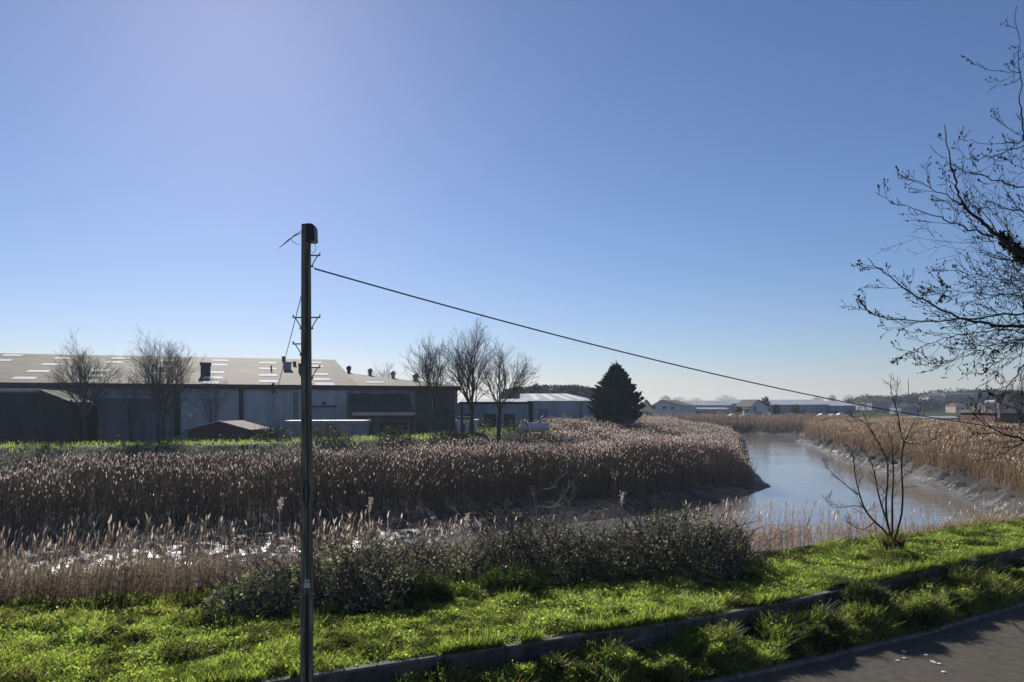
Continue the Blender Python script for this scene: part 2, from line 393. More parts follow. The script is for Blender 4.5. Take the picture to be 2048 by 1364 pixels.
# ------------------------------------------------------------------ grass
def pick(n, pal, jitter=.25, wts=None, rng=R):
    pal = np.array(pal); c = pal[rng.choice(len(pal), n, p=wts)]
    return c*(1+jitter*rng.normal(size=(n, 1))).clip(.4, 1.8)
GR = [(.150,.215,.045),(.185,.245,.055),(.115,.175,.045),(.21,.245,.07),(.07,.115,.04)]
def grass_patch(name, label, x, y, zf, hmul, n_tall=.12, dry=0., mound=None):
    n = len(x); z = zf(x, y)
    if mound is not None: z = z+mound(x, y)*R.random(n)**.7
    clump = fbm(x*1.3, y*1.3, 71); clump2 = fbm(x*.35, y*.35, 73)
    callable_h = callable(hmul)
    if callable_h: hmul = hmul(x, y)
    h = (.05+.12*ss(.35, .75, clump)+.05*R.random(n))*hmul
    tall = R.random(n) < n_tall*.6*ss(.45, .7, clump); h = np.where(tall, h*1.7, h)
    dk = (.30+.85*ss(.34, .56, fbm(x*2.2, y*1.7, 77, 4)))*(.78 if mound is not None and callable_h else 1.); col = pick(n, GR, .22)*(.7+.5*clump2[:, None])*dk[:, None]  # dk: dark blotches in the blade colour stand in for tussock shadows
    dr = R.random(n) < dry+.11+.4*ss(-3, -6, x)*ss(2.6, .4, yE(x)-y)*(fbm(x*.8, y*.8, 75) > .45); col[dr] = pick(dr.sum(), [(.22,.18,.09),(.28,.24,.14)], .2)
    lean = R.normal(size=(n, 3))*np.array([.5,.5,0])*h[:, None]; lean[:, 0] += .12*h
    g = MB(); g.strips(np.stack([x, y, z-.02], 1), h, lean, (.012+.012*R.random(n))*(1+.3*(np.clip(hmul, .8, 2)-1)), R.random(n)*np.pi, [1,.8,.12], col)
    # broad leaves low in the sward
    k = int(n*(1.3 if callable_h else .6)); j = R.choice(n, k); hh = h[j]
    pos = np.stack([x[j]+R.normal(size=k)*.03, y[j]+R.normal(size=k)*.03, z[j]+hh*(.3+.6*R.random(k))], 1)
    g.leaves(pos, .03+.055*R.random(k)**1.5, pick(k, GR, .25)*(.7+.5*clump2[j, None])*dk[j, None], up=.25, aspect=.6)
    return tag(g.build(name, M['grass']), label, 'grass', kind='stuff')
def in_view(x, y, z=0.5, mrg=120):
    px = CX+x/np.maximum(y, .1)*F; py = HY+(CH-z)/np.maximum(y, .1)*F
    return (y > 3) & (px > -mrg) & (px < 2048+mrg) & (py < 1364+mrg*1.2)
def scatter(n, x0, x1, ylo, yhi):
    x = R.uniform(x0, x1, n); y = ylo(x)+(yhi(x)-ylo(x))*R.random(n)
    k = in_view(x, y); return x[k], y[k]
x, y = scatter(420000, -14, 23, lambda x: yW(x)+.12, lambda x: yE(x)+.5)
grass_patch('bank_grass', 'bright green grass covering the bank top behind the low wall', x, y, bz, 1.0, mound=lambda x, y:   .11*ss(.50, .72, fbm(x*1.05, y*1.3, 172, 4)))
x, y = scatter(190000, -6, 20, lambda x: yK(x)-.02, lambda x: yW(x)-.03)
# the verge thins towards the edging on its left half
tt = (y-yK(x))/(yW(x)-yK(x)); k = R.random(len(x)) < np.where(tt < .16, .35, 1.); x, y = x[k], y[k]
grass_patch('verge_grass', 'thick green weeds and grass between the lane and the wall', x, y, lambda x, y: vz(x, y), lambda x, y: x*0+1.35, .3, 0., lambda x, y: (.06+.33*ss(.28, .75, fbm(x*2.1, y*2.1, 171, 5)))*ss(-.05, .22, (y-yK(x))/(yW(x)-yK(x)))*(1-.8*ss(.50, .95, (y-yK(x))/(yW(x)-yK(x)))*np.interp(x, [7.2,8.6,12.2,13], [1,.15,.15,.7])))
# grass spilling over the wall top
n = 26000; x = R.uniform(-6, 22, n); y = yW(x)+.02+.22*R.random(n)
k = fbm(x*1.1, x*0+3, 81) > np.interp(x, [-6,3,7,8.5,12,14,22], [.58,.56,.50,.38,.38,.50,.45]); x, y = x[k], y[k]; n = len(x)
g = MB(); h = .08+.16*R.random(n); lean = R.normal(size=(n, 3))*.08; lean[:, 1] -= .10
g.strips(np.stack([x, y, np.full(n, .70)], 1), h, lean, .02+.012*R.random(n), R.random(n)*np.pi, [1,.8,.1], pick(n, GR, .2)*.8)
tag(g.build('overhanging_grass', M['grass']), 'grass tufts overhanging the top of the low wall', 'grass', kind='stuff')

# dark green tussocks in the grass
def tussock(name, label, cat, px, py, wpx, hm, n, leafy=False, dark=.6, zb=.68):
    Y = (CH-zb)*F/(py-HY); X = X_(px, Y); rw = wpx/F*Y/2
    th = R.random(n)*2*np.pi; r = np.sqrt(R.random(n))*rw
    x = X+r*np.cos(th); y = Y+.75*r*np.sin(th)
    h = hm*(1-.75*(r/rw)**2)*(.6+.5*R.random(n)); z = np.full(n, zb-.03)
    col = pick(n, GR, .2)*dark*(.55 if not leafy else .6)
    lean = np.stack([np.cos(th)*.35*h, np.sin(th)*.35*h, 0*h], 1)+R.normal(size=(n, 3))*.06
    t = thing(name, label, cat, (X, Y, zb), None)
    g = MB(); g.strips(np.stack([x, y, z], 1), h, lean, .016+.014*R.random(n), R.random(n)*np.pi, [1,.9,.6,.08], col)
    if leafy:
        k = n*2; j = R.integers(0, n, k)
        pos = np.stack([x[j], y[j], z[j]+h[j]*(.2+.85*R.random(k))], 1)+R.normal(size=(k, 3))*.03
        g.leaves(pos, .05+.05*R.random(k), pick(k, GR, .25)*dark*.6, up=.2)
    g.build('foliage', M['leaf' if leafy else 'grass'], t)
tussock('grass_tussock', 'dark round tussock alone in the open grass below the big bramble', 'grass tussock', 1318, 1202, 46, .28, 500)
tussock('grass_tussock', 'dark spreading tussock in the grass left of the telegraph pole', 'grass tussock', 540, 1292, 70, .26, 700)
tussock('grass_tussock', 'dark spiky tussock at the lower edge of the grass, farthest left', 'grass tussock', 380, 1362, 100, .26, 900)
tussock('grass_tussock', 'low dark tussock left of the many stemmed small tree', 'grass tussock', 1680, 1118, 90, .26, 800)
tussock('green_bush', 'dark green leafy clump at the foot of the brambles right of the pole', 'bush', 850, 1206, 110, .75, 1500, True, .62)
tussock('green_bush', 'low green rounded clump in front of the middle bramble', 'bush', 1020, 1186, 150, .66, 1900, True, .75)
tussock('green_bush', 'small green clump beside the wall where weeds swallow it', 'bush', 1730, 1196, 90, .4, 900, True, .7, .65)

# ------------------------------------------------------------------ brambles
def bramble(label, blobs, n, seed, name='bramble_bush', zb=.5, green=.0, pale=1.35):
    """blobs: (px, top row, half width px, depth Y)"""
    rng = np.random.default_rng(seed)
    c0 = P(blobs[0][0], 1100, blobs[0][3])
    t = thing(name, label, 'bramble', (c0[0], c0[1], zb))
    g = MB(); st = MB(); per = np.array([b[2] for b in blobs], float); per = (per/per.sum()*n).astype(int)
    for (px, top, hw, Y), k in zip(blobs, per):
        X = X_(px, Y); rx = hw/F*Y; Y = Y-.9; X = X_(px, Y); hz = (Z_(top, Y)-zb)*.97; ry = rx*.62+.75
        th = rng.random(k)*2*np.pi; ph = np.arccos(rng.random(k)*.98); rr = 1-.28*rng.random(k)**1.6
        dx, dy, dz = np.sin(ph)*np.cos(th), np.sin(ph)*np.sin(th), np.cos(ph)
        lump = .62+.74*fbm(dx*3.4+px*.01+5, dy*3.4+dz*3+9, seed, 4)
        pos = np.stack([X+rx*dx*rr*lump, Y+ry*dy*rr*lump, zb+hz*dz*rr*lump-.06*rng.random(k)], 1)
        col = pick(k, [(.062,.068,.040),(.085,.082,.058),(.042,.050,.030),(.17,.145,.11),(.11,.098,.07)], .3, rng=rng)
        gm = rng.random(k) < green; col[gm] = pick(gm.sum(), GR, .2, rng=rng)*.7
        g.leaves(pos, .035+.075*rng.random(k)**1.4, pale*col*(.6+.8*fbm(pos[:, 0]*1.3, pos[:, 2]*1.6+pos[:, 1], seed+3)[:, None]), rng, .7, .15)
        # arching canes through the thicket
        for _ in range(int(18+hw/2)):
            a = rng.random()*2*np.pi; L = .4+rx*.9*rng.random(); s0 = np.array([X+rx*.7*rng.normal()*.5, Y+ry*.3*rng.normal(), zb])
            q = np.linspace(0, 1, 6)[:, None]; hgt = hz*(.7+.5*rng.random())
            pts = s0+np.array([math.cos(a)*L, math.sin(a)*L*.6, 0])*q+np.array([0,0,1])*hgt*(2.25*q-1.15*q*q)+rng.normal(size=(6, 3))*.03
            st.tube(pts, np.linspace(.011, .004, 6), 4)
    g.build('foliage', M['leaf'], t); st.build('stems', M['far_twig'], t)
    return t
bramble('large dark bramble mound at the end of the row beside the water view', [(1345,1018,135,20.6),(1250,1052,110,20.4),(1445,1052,75,20.8),(1380,1062,130,20.2)], 21000, 1)
bramble('middle bramble thicket, grey leaved, below the bare saplings', [(1080,1042,110,20.0),(1010,1060,80,19.7),(1160,1068,90,20.0)], 13000, 2)
bramble('low grey bramble sprawl between the pole and the middle thicket', [(900,1095,90,19.3),(830,1085,80,19.0)], 7500, 3, pale=1.8)
bramble('tall grey bramble thicket right behind the telegraph pole', [(720,1080,110,18.2),(660,1105,90,17.6),(770,1120,90,17.5)], 13000, 4, pale=2.0)
bramble('leftmost bramble thicket, thin and twiggy beside the brown reeds', [(540,1130,95,17.2),(470,1165,70,16.6),(590,1120,60,17.2)], 8500, 5, green=.12, pale=2.0)
bramble('small low bramble tangle trailing right of the large mound', [(1500,1105,55,21.4)], 1500, 6)

# ------------------------------------------------------------------ reeds
REED = [(.130,.094,.066),(.16,.118,.084),(.10,.074,.055),(.145,.108,.078)]
PLUME = [(.27,.225,.19),(.36,.31,.27),(.20,.165,.14),(.48,.43,.39)]
def reeds(name, label, x, y, h, sw, pl, pw, tint=(1,1,1), lean_x=.14, leaf=2, plume_frac=.8, mt='reed', pc=(1,1,1)):
    n = len(x); z = land(x, y)[0]; g = MB(); tint = np.array(tint)
    base = np.stack([x, y, z-.05], 1)
    lean = R.normal(size=(n, 3))*np.array([.13,.11,0])*h[:, None]*(.5+R.random((n, 1))); lean[:, 0] += .30*h*(fbm(x*.3, y*.3, 88)-.5); lean[:, 0] += lean_x*h*R.random(n)
    yaw = R.normal(size=n)*.6
    col = pick(n, REED, .18)*tint
    g.strips(base, h, lean, np.full(n, sw)*(.8+.4*R.random(n)), yaw, [1,.9,.7], col)
    tip = base+lean; tip[:, 2] += h
    k = R.random(n) < plume_frac; m_ = k.sum()
    pln = pl*(.6+.6*R.random(m_)); pl_lean = np.stack([pln*(.10+.34*R.random(m_)**2)*np.sign(R.normal(size=m_)+.9), R.normal(size=m_)*.1*pln, -.1*pln], 1)
    p_ = MB(); p_.strips(tip[k]-np.array([0,0,.04]), pln, pl_lean, pw*(.7+.6*R.random(m_)), yaw[k], [.25,1,.75,.1], pick(m_, PLUME, .2)*np.broadcast_to(np.array(pc, float), (n, 3))[k])
    for _ in range(leaf):
        f = .3+.55*R.random(n); b0 = base+lean*(f**1.8)[:, None]; b0[:, 2] += h*f
        L = h*(.15+.18*R.random(n)); a = R.random(n)*2*np.pi
        ll = np.stack([np.cos(a)*L*.7, np.sin(a)*L*.7, -.35*L], 1)
        g.strips(b0, L*.75, ll, np.full(n, sw*1.5), a+np.pi/2, [.6,1,.1], col*(.8+.3*R.random((n, 1))))
    o = g.build(name, M[mt]); q = p_.build('plumes', M['plume'], o); q['kind'] = 'stuff'
    return tag(o, label, 'reeds', kind='stuff')
# across the water: left bank and the point
n = 330000; x = R.uniform(-75, 62, n); y = R.uniform(34, 212, n)
z, mu_, sd, d, i_ = land(x, y)
px = CX+x/y*F
k = (sd > 0) & ~i_ & (px > -80) & (px < 2130)
edge = 3.6+4.5*fbm(x*.16, y*.16, 91)
edge = np.where(y > 74, .8+1.4*fbm(x*.3, y*.3, 92), edge); edge = np.where((x > 8) & (y <= 76), 3.0+2.5*fbm(x*.3, y*.3, 92), edge)
k &= (d > edge) & (d < np.interp(y+.8*x, [50,75,110], [22.5,23.5,31])+2*fbm(x*.3, y*.3, 93))
k &= R.random(n) < np.interp(y, [40,70,110,200], [1,.9,.55,.35])
k &= R.random(n) < np.where(fbm(x*.22, y*.22, 95) > .36, 1., .7)
x, y = x[k], y[k]; cl = fbm(x*.35, y*.35, 94, 3); h = (1.35+1.7*cl+.55*R.random(len(x))**1.5)*np.where(y < 90, 1.42-.5*ss(6, 20, d[k]), 1)*(.55+.45*ss(0, 2.8, d[k]-edge[k]))
print('far reeds', len(x))
sw = .045
reeds('far_reed_bed', 'wide brown reed bed across the mud on the inside of the bend', x, y, h, .032, .24, .062, np.array([.68,.68,.70])*(1+.55*ss(62, 85, y))[:, None], leaf=1, mt='shade_reed', plume_frac=np.where(y > 66, .85, .55*np.where(fbm(x*.18, y*.18, 77) > .42, 1., .45)), pc=np.array([.85,.82,.82])*(1+.55*ss(60, 85, y))[:, None])  # tint lowered to put shade among the front stems into their colour
# right bank and far bank
n = 150000; x = np.concatenate([R.uniform(36, 130, n), R.uniform(-20, 110, 40000)]); y = np.concatenate([R.uniform(52, 225, n), R.uniform(225, 262, 40000)])
n = len(x); z, mu_, sd, d, i_ = land(x, y); px = CX+x/y*F
k = (sd < 0) & ~i_ & (px > 1250) & (px < 2150) & (d > np.where(y > 200, .3, 1.3)+1.6*fbm(x*.25, y*.25, 96)) & (d < np.where(y > 200, 14, 22+8*fbm(x*.1, y*.1, 97)))
k &= R.random(n) < np.interp(y, [50,90,150,230], [1,.85,.6,.6])
x, y = x[k], y[k]; h = (1.5+1.3*fbm(x*.25, y*.25, 98)+.4*R.random(len(x)))*np.where(y > 200, 1.25, 1-.2*ss(9, 20, d[k]))
print('right reeds', len(x))
reeds('right_reed_bed', 'tan reed bed along the outer right bank of the river', x, y, h, .045, .3, .08, (1.75,1.68,1.5), leaf=2, plume_frac=.4, pc=(1.0,.92,.75))
# near bank, behind the grass
n = 46000; x = R.uniform(-18, 34, n); y = yE(x)+R.uniform(.1, 7.5, n)
px = CX+x/y*F; dens = np.interp(px, [-60,250,420,560,900,1000,1300,1420,1560,1700,1780,1840,1960,2100], [.80,.72,.50,.36,.36,.12,.14,.50,.42,.34,.18,.32,.6,.7])
off = y-yE(x)
k = (px > -80) & (px < 2130) & (R.random(n) < dens) & (off < np.interp(px, [0,600,1000,1400,1700,2048], [6,6,4,3.0,2.4,7]))
k &= fbm(x*.7, y*.7, 99) > np.interp(px, [0,600,1400,1500,2048], [.25,.36,.38,.30,.28])
x, y = x[k], y[k]; px = px[k]; tall = R.random(len(x)) < np.interp(px, [0,550,620,960,1100,1380,1450,1700,1850], [.13,.13,.28,.28,.10,.20,.22,.20,.08])
h = np.where(tall, 1.55+.75*R.random(len(x)), .65+.7*fbm(x*.5, y*.5, 100)+.35*R.random(len(x)))*np.interp(px, [0,400,700,1000,1300,1400,1700,1850,2048], [.86,.86,.85,.7,.7,.80,.66,.55,.5])
print('near reeds', len(x))
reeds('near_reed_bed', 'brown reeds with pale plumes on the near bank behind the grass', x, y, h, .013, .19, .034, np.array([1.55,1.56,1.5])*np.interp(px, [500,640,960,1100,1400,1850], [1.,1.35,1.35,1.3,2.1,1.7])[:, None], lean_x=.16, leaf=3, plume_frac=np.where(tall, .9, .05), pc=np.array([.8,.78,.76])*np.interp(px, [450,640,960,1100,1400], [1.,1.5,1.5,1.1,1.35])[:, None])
n = 26000; x = R.uniform(26, 52, n); y = R.uniform(38, 80, n); z, mu_, sd, d, i_ = land(x, y)
k = (sd < 0) & ~i_ & (y > yE(x)+1) & (d > 2.0+5*fbm(x*.35, y*.35, 141)*ss(50, 66, y)) & (d < 14) & (R.random(n) < .75); x, y = x[k], y[k]
reeds('dead_grass', 'low tan dead grass on the bank where the near and right banks meet', x, y, .35+.55*R.random(len(x)), .022, .2, .05, (1.5,1.35,1.15), leaf=3, plume_frac=.12)
# a few tall pale plumes standing up on their own
def plume(px, py, base_py, Y, label):
    b = P(px-3, base_py, Y); tp = P(px, py, Y); g = MB(); p_ = MB()
    z0 = float(land(np.array([b[0]]), np.array([b[1]]))[0][0]); b[2] = z0
    t = thing('reed_stem', label, 'reed', b, 'tall single reed plumes')
    q = np.linspace(0, 1, 6)[:, None]; g.tube(b+(tp-b)*q+np.array([.05,0,0])*np.sin(q*3), np.linspace(.008, .005, 6), 5)
    k = 90; s_ = R.random(k); pos = tp+np.array([.02,0,-.02])+np.stack([.10*s_*R.random(k), R.normal(size=k)*.015, -.30+.36*s_], 1)+R.normal(size=(k, 3))*np.array([.025,.02,.02])
    p_.leaves(pos, .07, pick(k, [(.72,.66,.6),(.6,.54,.48)], .15), aspect=.3, up=.6)
    g.build('stem', M['reed'], t); p_.build('plume', M['reed'], t)
plume(1241, 985, 1100, 20.9, 'single pale reed plume standing above the large dark bramble mound')
plume(932, 1030, 1110, 20.4, 'single pale reed plume above the low bramble sprawl')
plume(737, 997, 1110, 19.6, 'pale reed plume rising just right of the telegraph pole')
plume(557, 998, 1110, 18.6, 'pale bent reed plume rising just left of the telegraph pole')

# levee: undergrowth on its face, grass on its crest
n = 90000; x = R.uniform(-75, 45, n); y = R.uniform(55, 200, n); z, mu_, sd, d, i_ = land(x, y); px = CX+x/y*F
k = (sd > 0) & ~i_ & (px > -60) & (px < 1330) & (d > 28.5) & (d < 36); x, y, z, px = x[k], y[k], z[k], px[k]
g = MB(); k = len(x); col = pick(k, [(.02,.03,.013),(.028,.04,.016),(.04,.042,.028),(.022,.034,.013)], .3)
h = .45+1.3*fbm(x*.5, y*.3, 111)
g.leaves(np.stack([x, y, z+h*R.random(k)], 1), .16+.16*R.random(k), col, up=.3, aspect=.6)
tag(g.build('levee_undergrowth', M['leaf']), 'dark ivy and bramble undergrowth on the face of the far flood bank', 'undergrowth', kind='stuff')
n = 110000; x = R.uniform(-75, 45, n); y = R.uniform(60, 200, n); z, mu_, sd, d, i_ = land(x, y); px = CX+x/y*F
k = (sd > 0) & ~i_ & (px > -60) & (px < 1330) & (d > 34) & (d < 45); x, y, z, d = x[k], y[k], z[k], d[k]; k = len(x)
g = MB(); h = .18+.25*R.random(k)
g.strips(np.stack([x, y, z], 1), h, R.normal(size=(k, 3))*.08, .05+.04*R.random(k), R.random(k)*np.pi, [1,.8,.1], pick(k, GR, .2))
tag(g.build('levee_grass', M['grass']), 'strip of bright grass along the crest of the far flood bank', 'grass', kind='stuff')

# ------------------------------------------------------------------ telegraph pole
PY = 11.3; PX = X_(613, PY); pz = .2
t = thing('telegraph_pole', 'tall weathered wooden telegraph pole standing on the verge', 'telegraph pole', (PX, PY, pz))
q = np.linspace(0, 1, 24); ztop = Z_(451, PY)
g = MB(); g.tube(np.stack([PX+.006*np.sin(q*5)+.0*q, PY+0*q, pz-.3+(ztop-pz+.3)*q], 1), .104-.034*q, 16)
sh = g.build('shaft', M['pole'], t, smooth=True)
# cable run in a dark capping down the sunny side
g = MB(); zs = [Z_(1380, PY), Z_(1170, PY)]
g.abox(PX+.015, PY-.125, Z_(1420, PY), PX+.062, PY-.085, Z_(1185, PY)); g.build('cable_guard', M['black'], t)
g = MB(); q = np.linspace(0, 1, 14); g.tube(np.stack([PX+.035+.012*np.sin(q*7), PY-.098+.02*q, Z_(1185, PY)+(Z_(500, PY)-Z_(1185, PY))*q], 1), .011, 6)
lp = np.linspace(-.5*np.pi, 1.5*np.pi, 14); lz = Z_(985, PY)
g.tube(np.stack([PX+.03+.045*np.cos(lp), PY-.105+0*lp, lz+.19*np.sin(lp)], 1), .010, 6)
g.build('down_cable', M['wire'], t)
g = MB(); g.abox(PX-.01, PY-.118, Z_(1172, PY), PX+.085, PY-.098, Z_(1162, PY)); g.abox(PX+.0, PY-.116, Z_(1160, PY), PX+.07, PY-.098, Z_(1156, PY)); g.build('number_plate', M['tag'], t)
# distribution box at the top right
g = MB(); x0, x1 = X_(617, PY), X_(632.5, PY)
prof = [(x0,Z_(485,PY)),(x1-.005,Z_(485,PY)),(x1+.004,Z_(482,PY)),(x1-.004,Z_(456,PY)),(x1-.03,Z_(450.5,PY)),(x0,Z_(449.5,PY))]
g.prism([(a, PY-.11, b) for a, b in prof], (0,.2,0)); g.build('junction_box', M['black'], t)
g = MB(); g.tube([(PX,PY,ztop-.01),(PX,PY,ztop+.012)], .074, 16); g.build('cap', M['dmetal'], t)
def step(py, sgn):
    z = Z_(py, PY); g = MB(); r = .085; L = .12
    g.box((PX+sgn*(r-.02), PY-.014, z-.008), (sgn*(L+.02),0,0), (0,.028,0), (0,0,.018))
    g.box((PX+sgn*(r+L-.012), PY-.014, z), (sgn*.014,0,0), (0,.028,0), (0,0,.04))
    g.tube([(PX+sgn*(r+L*.72),PY,z),(PX+sgn*(r+.03),PY,z-.09),(PX+sgn*(r-.005),PY,z-.16)], .008, 5)
    g.tube([(PX+sgn*(r-.03),PY,z-.16),(PX+sgn*(r+.015),PY,z-.165)], .016, 6)
    g.build('climbing_step', M['steel'], t)
for py, sg in ((511,1),(635,1),(635,-1),(688,-1),(735,1)): step(py, sg)
# wires at the head
g = MB(); a = P(603,462,PY); q = np.linspace(0, 1, 8)[:, None]
g.tube(P(604,461,PY)+(P(580,478,PY-.35)-P(604,461,PY))*q, .006, 5); g.tube(P(580,478,PY-.35)+(P(557,497,PY-.7)-P(580,478,PY-.35))*q, np.linspace(.012,.003,8), 5)
g.tube(P(603,466,PY)+(P(583,475,PY-.3)-P(603,466,PY))*q, .004, 5)
l = np.linspace(0, 1, 12)
g.tube(np.stack([X_(587,PY)+.12*(2*l-1)**2*1.0+.0*l, PY-.1+0*l, Z_(468,PY)-(.19)*l], 1), .004, 5)
g.build('wire_clamp', M['wire'], t); g = MB(); g.tube(np.stack([X_(634,PY)-.055*(2*l-1)**2, PY-.06+0*l, Z_(486,PY)-.17*l], 1), .004, 5)
g.build('head_wiring', M['wire'], t)
# main cable sagging to the right
q = np.linspace(0, 1, 60); A = P(628, 537, PY)
pts = np.stack([A[0]+43*q, A[1]+24.7*q, A[2]-9.75*q+7.2*q*q], 1)
g = MB(); g.tube(pts, .0125, 6)
tag(g.build('overhead_cable', M['wire']), 'thick black cable sagging from the pole away to the right', 'cable')
q = np.linspace(0, 1, 30); A = P(603, 590, PY); B = P(536, 850, 99.0)
g = MB(); g.tube(A+(B-A)*q[:, None]-np.array([0,0,1.])*(.0*q*(1-q))[:, None], .007+.028*q, 5)
tag(g.build('drop_wire', M['wire']), 'thin wire running from the left of the pole across the river', 'wire')

# ------------------------------------------------------------------ bare trees
def grow(mb, p, d, L, r, lvl, maxl, rng, up, kids, rmin, spread, buds=None, droop=0., ns=(7,5,4,4), shrink=.52, wob=.13):
    n = ns[min(lvl, len(ns)-1)]
    pts = [p]; cur = p.copy(); dv = d/np.linalg.norm(d)
    for i in range(n-1):
        dv = dv+rng.normal(size=3)*wob+np.array([0,0,up*.10-droop*.08]); dv /= np.linalg.norm(dv)
        cur = cur+dv*L/(n-1); pts.append(cur.copy())
    pts = np.array(pts); rad = np.maximum(np.linspace(r, r*.35, n), rmin)
    mb.tube(pts, rad, 6 if r > .08 else (4 if r > .02 else 3))
    if buds is not None and lvl >= maxl-1:
        for k in range(1, n):
            if rng.random() < .7: buds.append(pts[k]+rng.normal(size=3)*.004)
    if lvl >= maxl: return
    K = kids[lvl]
    for j in range(K):
        f = .22+.78*(j+rng.random()*.8)/K; f = min(f, .99)*(n-1); i = int(f); b = pts[i]+(pts[min(i+1, n-1)]-pts[i])*(f-i)
        tdir = pts[min(i+1, n-1)]-pts[max(i-1, 0)]; tdir /= np.linalg.norm(tdir)
        s = rng.normal(size=3); s -= tdir*s.dot(tdir); s /= np.linalg.norm(s)+1e-9
        ang = spread*(.7+.6*rng.random())
        nd = tdir*math.cos(ang)+s*math.sin(ang)
        grow(mb, b, nd, L*shrink*(1.15-.5*f/(n-1))*(.75+.5*rng.random()), max(rad[i]*.55, rmin), lvl+1, maxl, rng, up, kids, rmin, spread, buds, droop, ns, shrink, wob)
def bare_tree(label, px, Y, base_py, top_py, limbs, spread_px, seed, group='bare trees beyond the river', trunk=.22, kids=(6,5,5), rmin=.007, lean=0., name='bare_tree', thick=1.):
    rng = np.random.default_rng(seed)
    b = P(px, base_py, Y); H = Z_(top_py, Y)-b[2]
    t = thing(name, label, 'tree', b, group)
    tk, cr = MB(), MB()
    th = H*trunk; r0 = H*.016*thick; top = b+np.array([lean*H*.3, 0, th])
    tk.tube(np.array([b-[0,0,.4], b+(top-b)*.5+rng.normal(size=3)*.05, top]), [r0*1.25, r0, r0*.85], 8)
    hw = spread_px/F*Y
    for j in range(limbs):
        a = j/limbs*2*np.pi+rng.random()*.9; f = (.25+.75*rng.random()) if j else .1
        tip = b+np.array([lean*H+hw*.62*f*math.cos(a), hw*.55*f*math.sin(a), H*(.95-.17*f)])
        d = tip-top; s = top-np.array([0,0,th*.45*rng.random()])
        grow(cr, s, d*np.array([1.5,1.5,.9]), np.linalg.norm(d)*.8, r0*.42, 0, len(kids), rng, .7, kids, rmin, .52, None, 0., (7,5,4,3), .55)
    tk.build('trunk', M['bark'], t, smooth=True); cr.build('crown', M['far_twig'], t)
    return t
bare_tree('leftmost bare tree, its crown against the long warehouse roof', 168, 84, 893, 668, 11, 74, 11, trunk=.30, kids=(8,5,5))
bare_tree('wide bare tree, second from the left, taller than the warehouse roof', 326, 83, 893, 652, 13, 94, 12, trunk=.22, kids=(8,6,5))
bare_tree('low bare bushy tree behind the brown hut', 428, 90, 885, 738, 6, 52, 13, trunk=.2, kids=(6,5,4))
bare_tree('faint low bare tree between the two big left trees', 262, 92, 885, 735, 5, 45, 14, trunk=.2, kids=(5,5,4))
bare_tree('small distant bare tree behind the end of the warehouse', 778, 150, 850, 705, 6, 42, 15, trunk=.25, kids=(6,6,4))
bare_tree('bare tree at the warehouse corner, left one of the tall group', 868, 98, 880, 642, 9, 52, 16, trunk=.34, kids=(8,5,5))
bare_tree('tallest bare tree, in the middle of the group beside the dark gantry', 943, 97, 880, 622, 11, 66, 17, trunk=.30, kids=(8,6,5))
bare_tree('bare tree leaning right behind the dark gantry, right one of the group', 997, 99, 880, 655, 9, 54, 18, trunk=.34, lean=.03, kids=(8,6,5))
bare_tree('thin upright bare tree between the two tallest trees', 903, 101, 880, 700, 4, 26, 19, trunk=.3, kids=(5,5,4))

# small many-stemmed tree on the near bank
def stems_from(label, name, cat, base_px, base_py, Y, lines, r0, seed, kids=(5,3), sc_=(1600,760,3.788), tw=.55, matn='twig', zb=None):
    rng = np.random.default_rng(seed); b = P(base_px, base_py, Y)
    if zb is not None: b[2] = zb
    t = thing(name, label, cat, b); g = MB(); tw_ = MB(); buds = []
    ox, oy, k = sc_
    for li, ln in enumerate(lines):
        w0 = 1.
        if isinstance(ln, tuple): w0, ln = ln
        n = len(ln); dep = Y+np.cumsum(rng.normal(size=n)*.10)
        pts = np.array([P(ox+a/k, oy+c/k, dep[i]) for i, (a, c) in enumerate(ln)])
        m_ = 3*(n-1)+1; u = np.linspace(0, n-1, m_); pts = np.stack([np.interp(u, np.arange(n), pts[:, q]) for q in range(3)], 1)
        pts[1:-1] = (pts[:-2]+2*pts[1:-1]+pts[2:])/4
        rad = np.linspace(r0*w0, r0*w0*.22, m_)
        g.tube(pts, rad, 7)
        for i in range(m_//3, m_):
            for _ in range(1 if i < m_-2 else 2):
                td = pts[i]-pts[i-1]; td /= np.linalg.norm(td); s = rng.normal(size=3); s[2] = abs(s[2])*.3
                d = td*.7+s*.55; grow(tw_, pts[i], d, tw*(.5+.7*rng.random())*(1.1-.6*i/m_), rad[i]*.5, 0, 1, rng, .9, kids, .0035, .6, None, 0, (5,4))
    return t, g, tw_
L8 = [[(690,1210),(640,1140),(540,1050),(480,960),(440,830),(415,700),(405,600),(395,540)], (.5,[(440,870),(350,800),(260,720),(190,640)]),
      [(690,1200),(655,1060),(620,960),(590,850),(565,700),(530,600),(500,560)], [(690,1200),(655,1050),(650,920),(665,780),(665,640),(640,560),(570,430),(510,320)],
      [(700,1200),(700,1070),(698,900),(710,700),(700,600),(702,540),(690,430)], [(715,1210),(735,1150),(770,1020),(780,880),(770,700),(770,560),(790,470),(760,380),(745,270),(700,130),(682,10)],
      (.5,[(785,480),(840,370),(880,280),(912,220)]), (.4,[(490,960),(400,950),(320,970),(240,965),(190,900)]), (.45,[(745,290),(720,170),(740,60)]),
      (.45,[(560,1080),(480,1140),(400,1110),(380,1080)]), (.4,[(790,470),(860,490),(960,470),(1060,440)]), (.4,[(570,430),(500,330),(430,290),(400,280)])]
t, g, tw_ = stems_from('small bare tree with many thin stems at the edge of the near bank', 'small_bare_tree', 'tree', 1782, 1088, 21.6, L8, .034, 21, tw=.50)
g.build('stem', M['twig'], t); tw_.build('twigs', M['twig'], t)
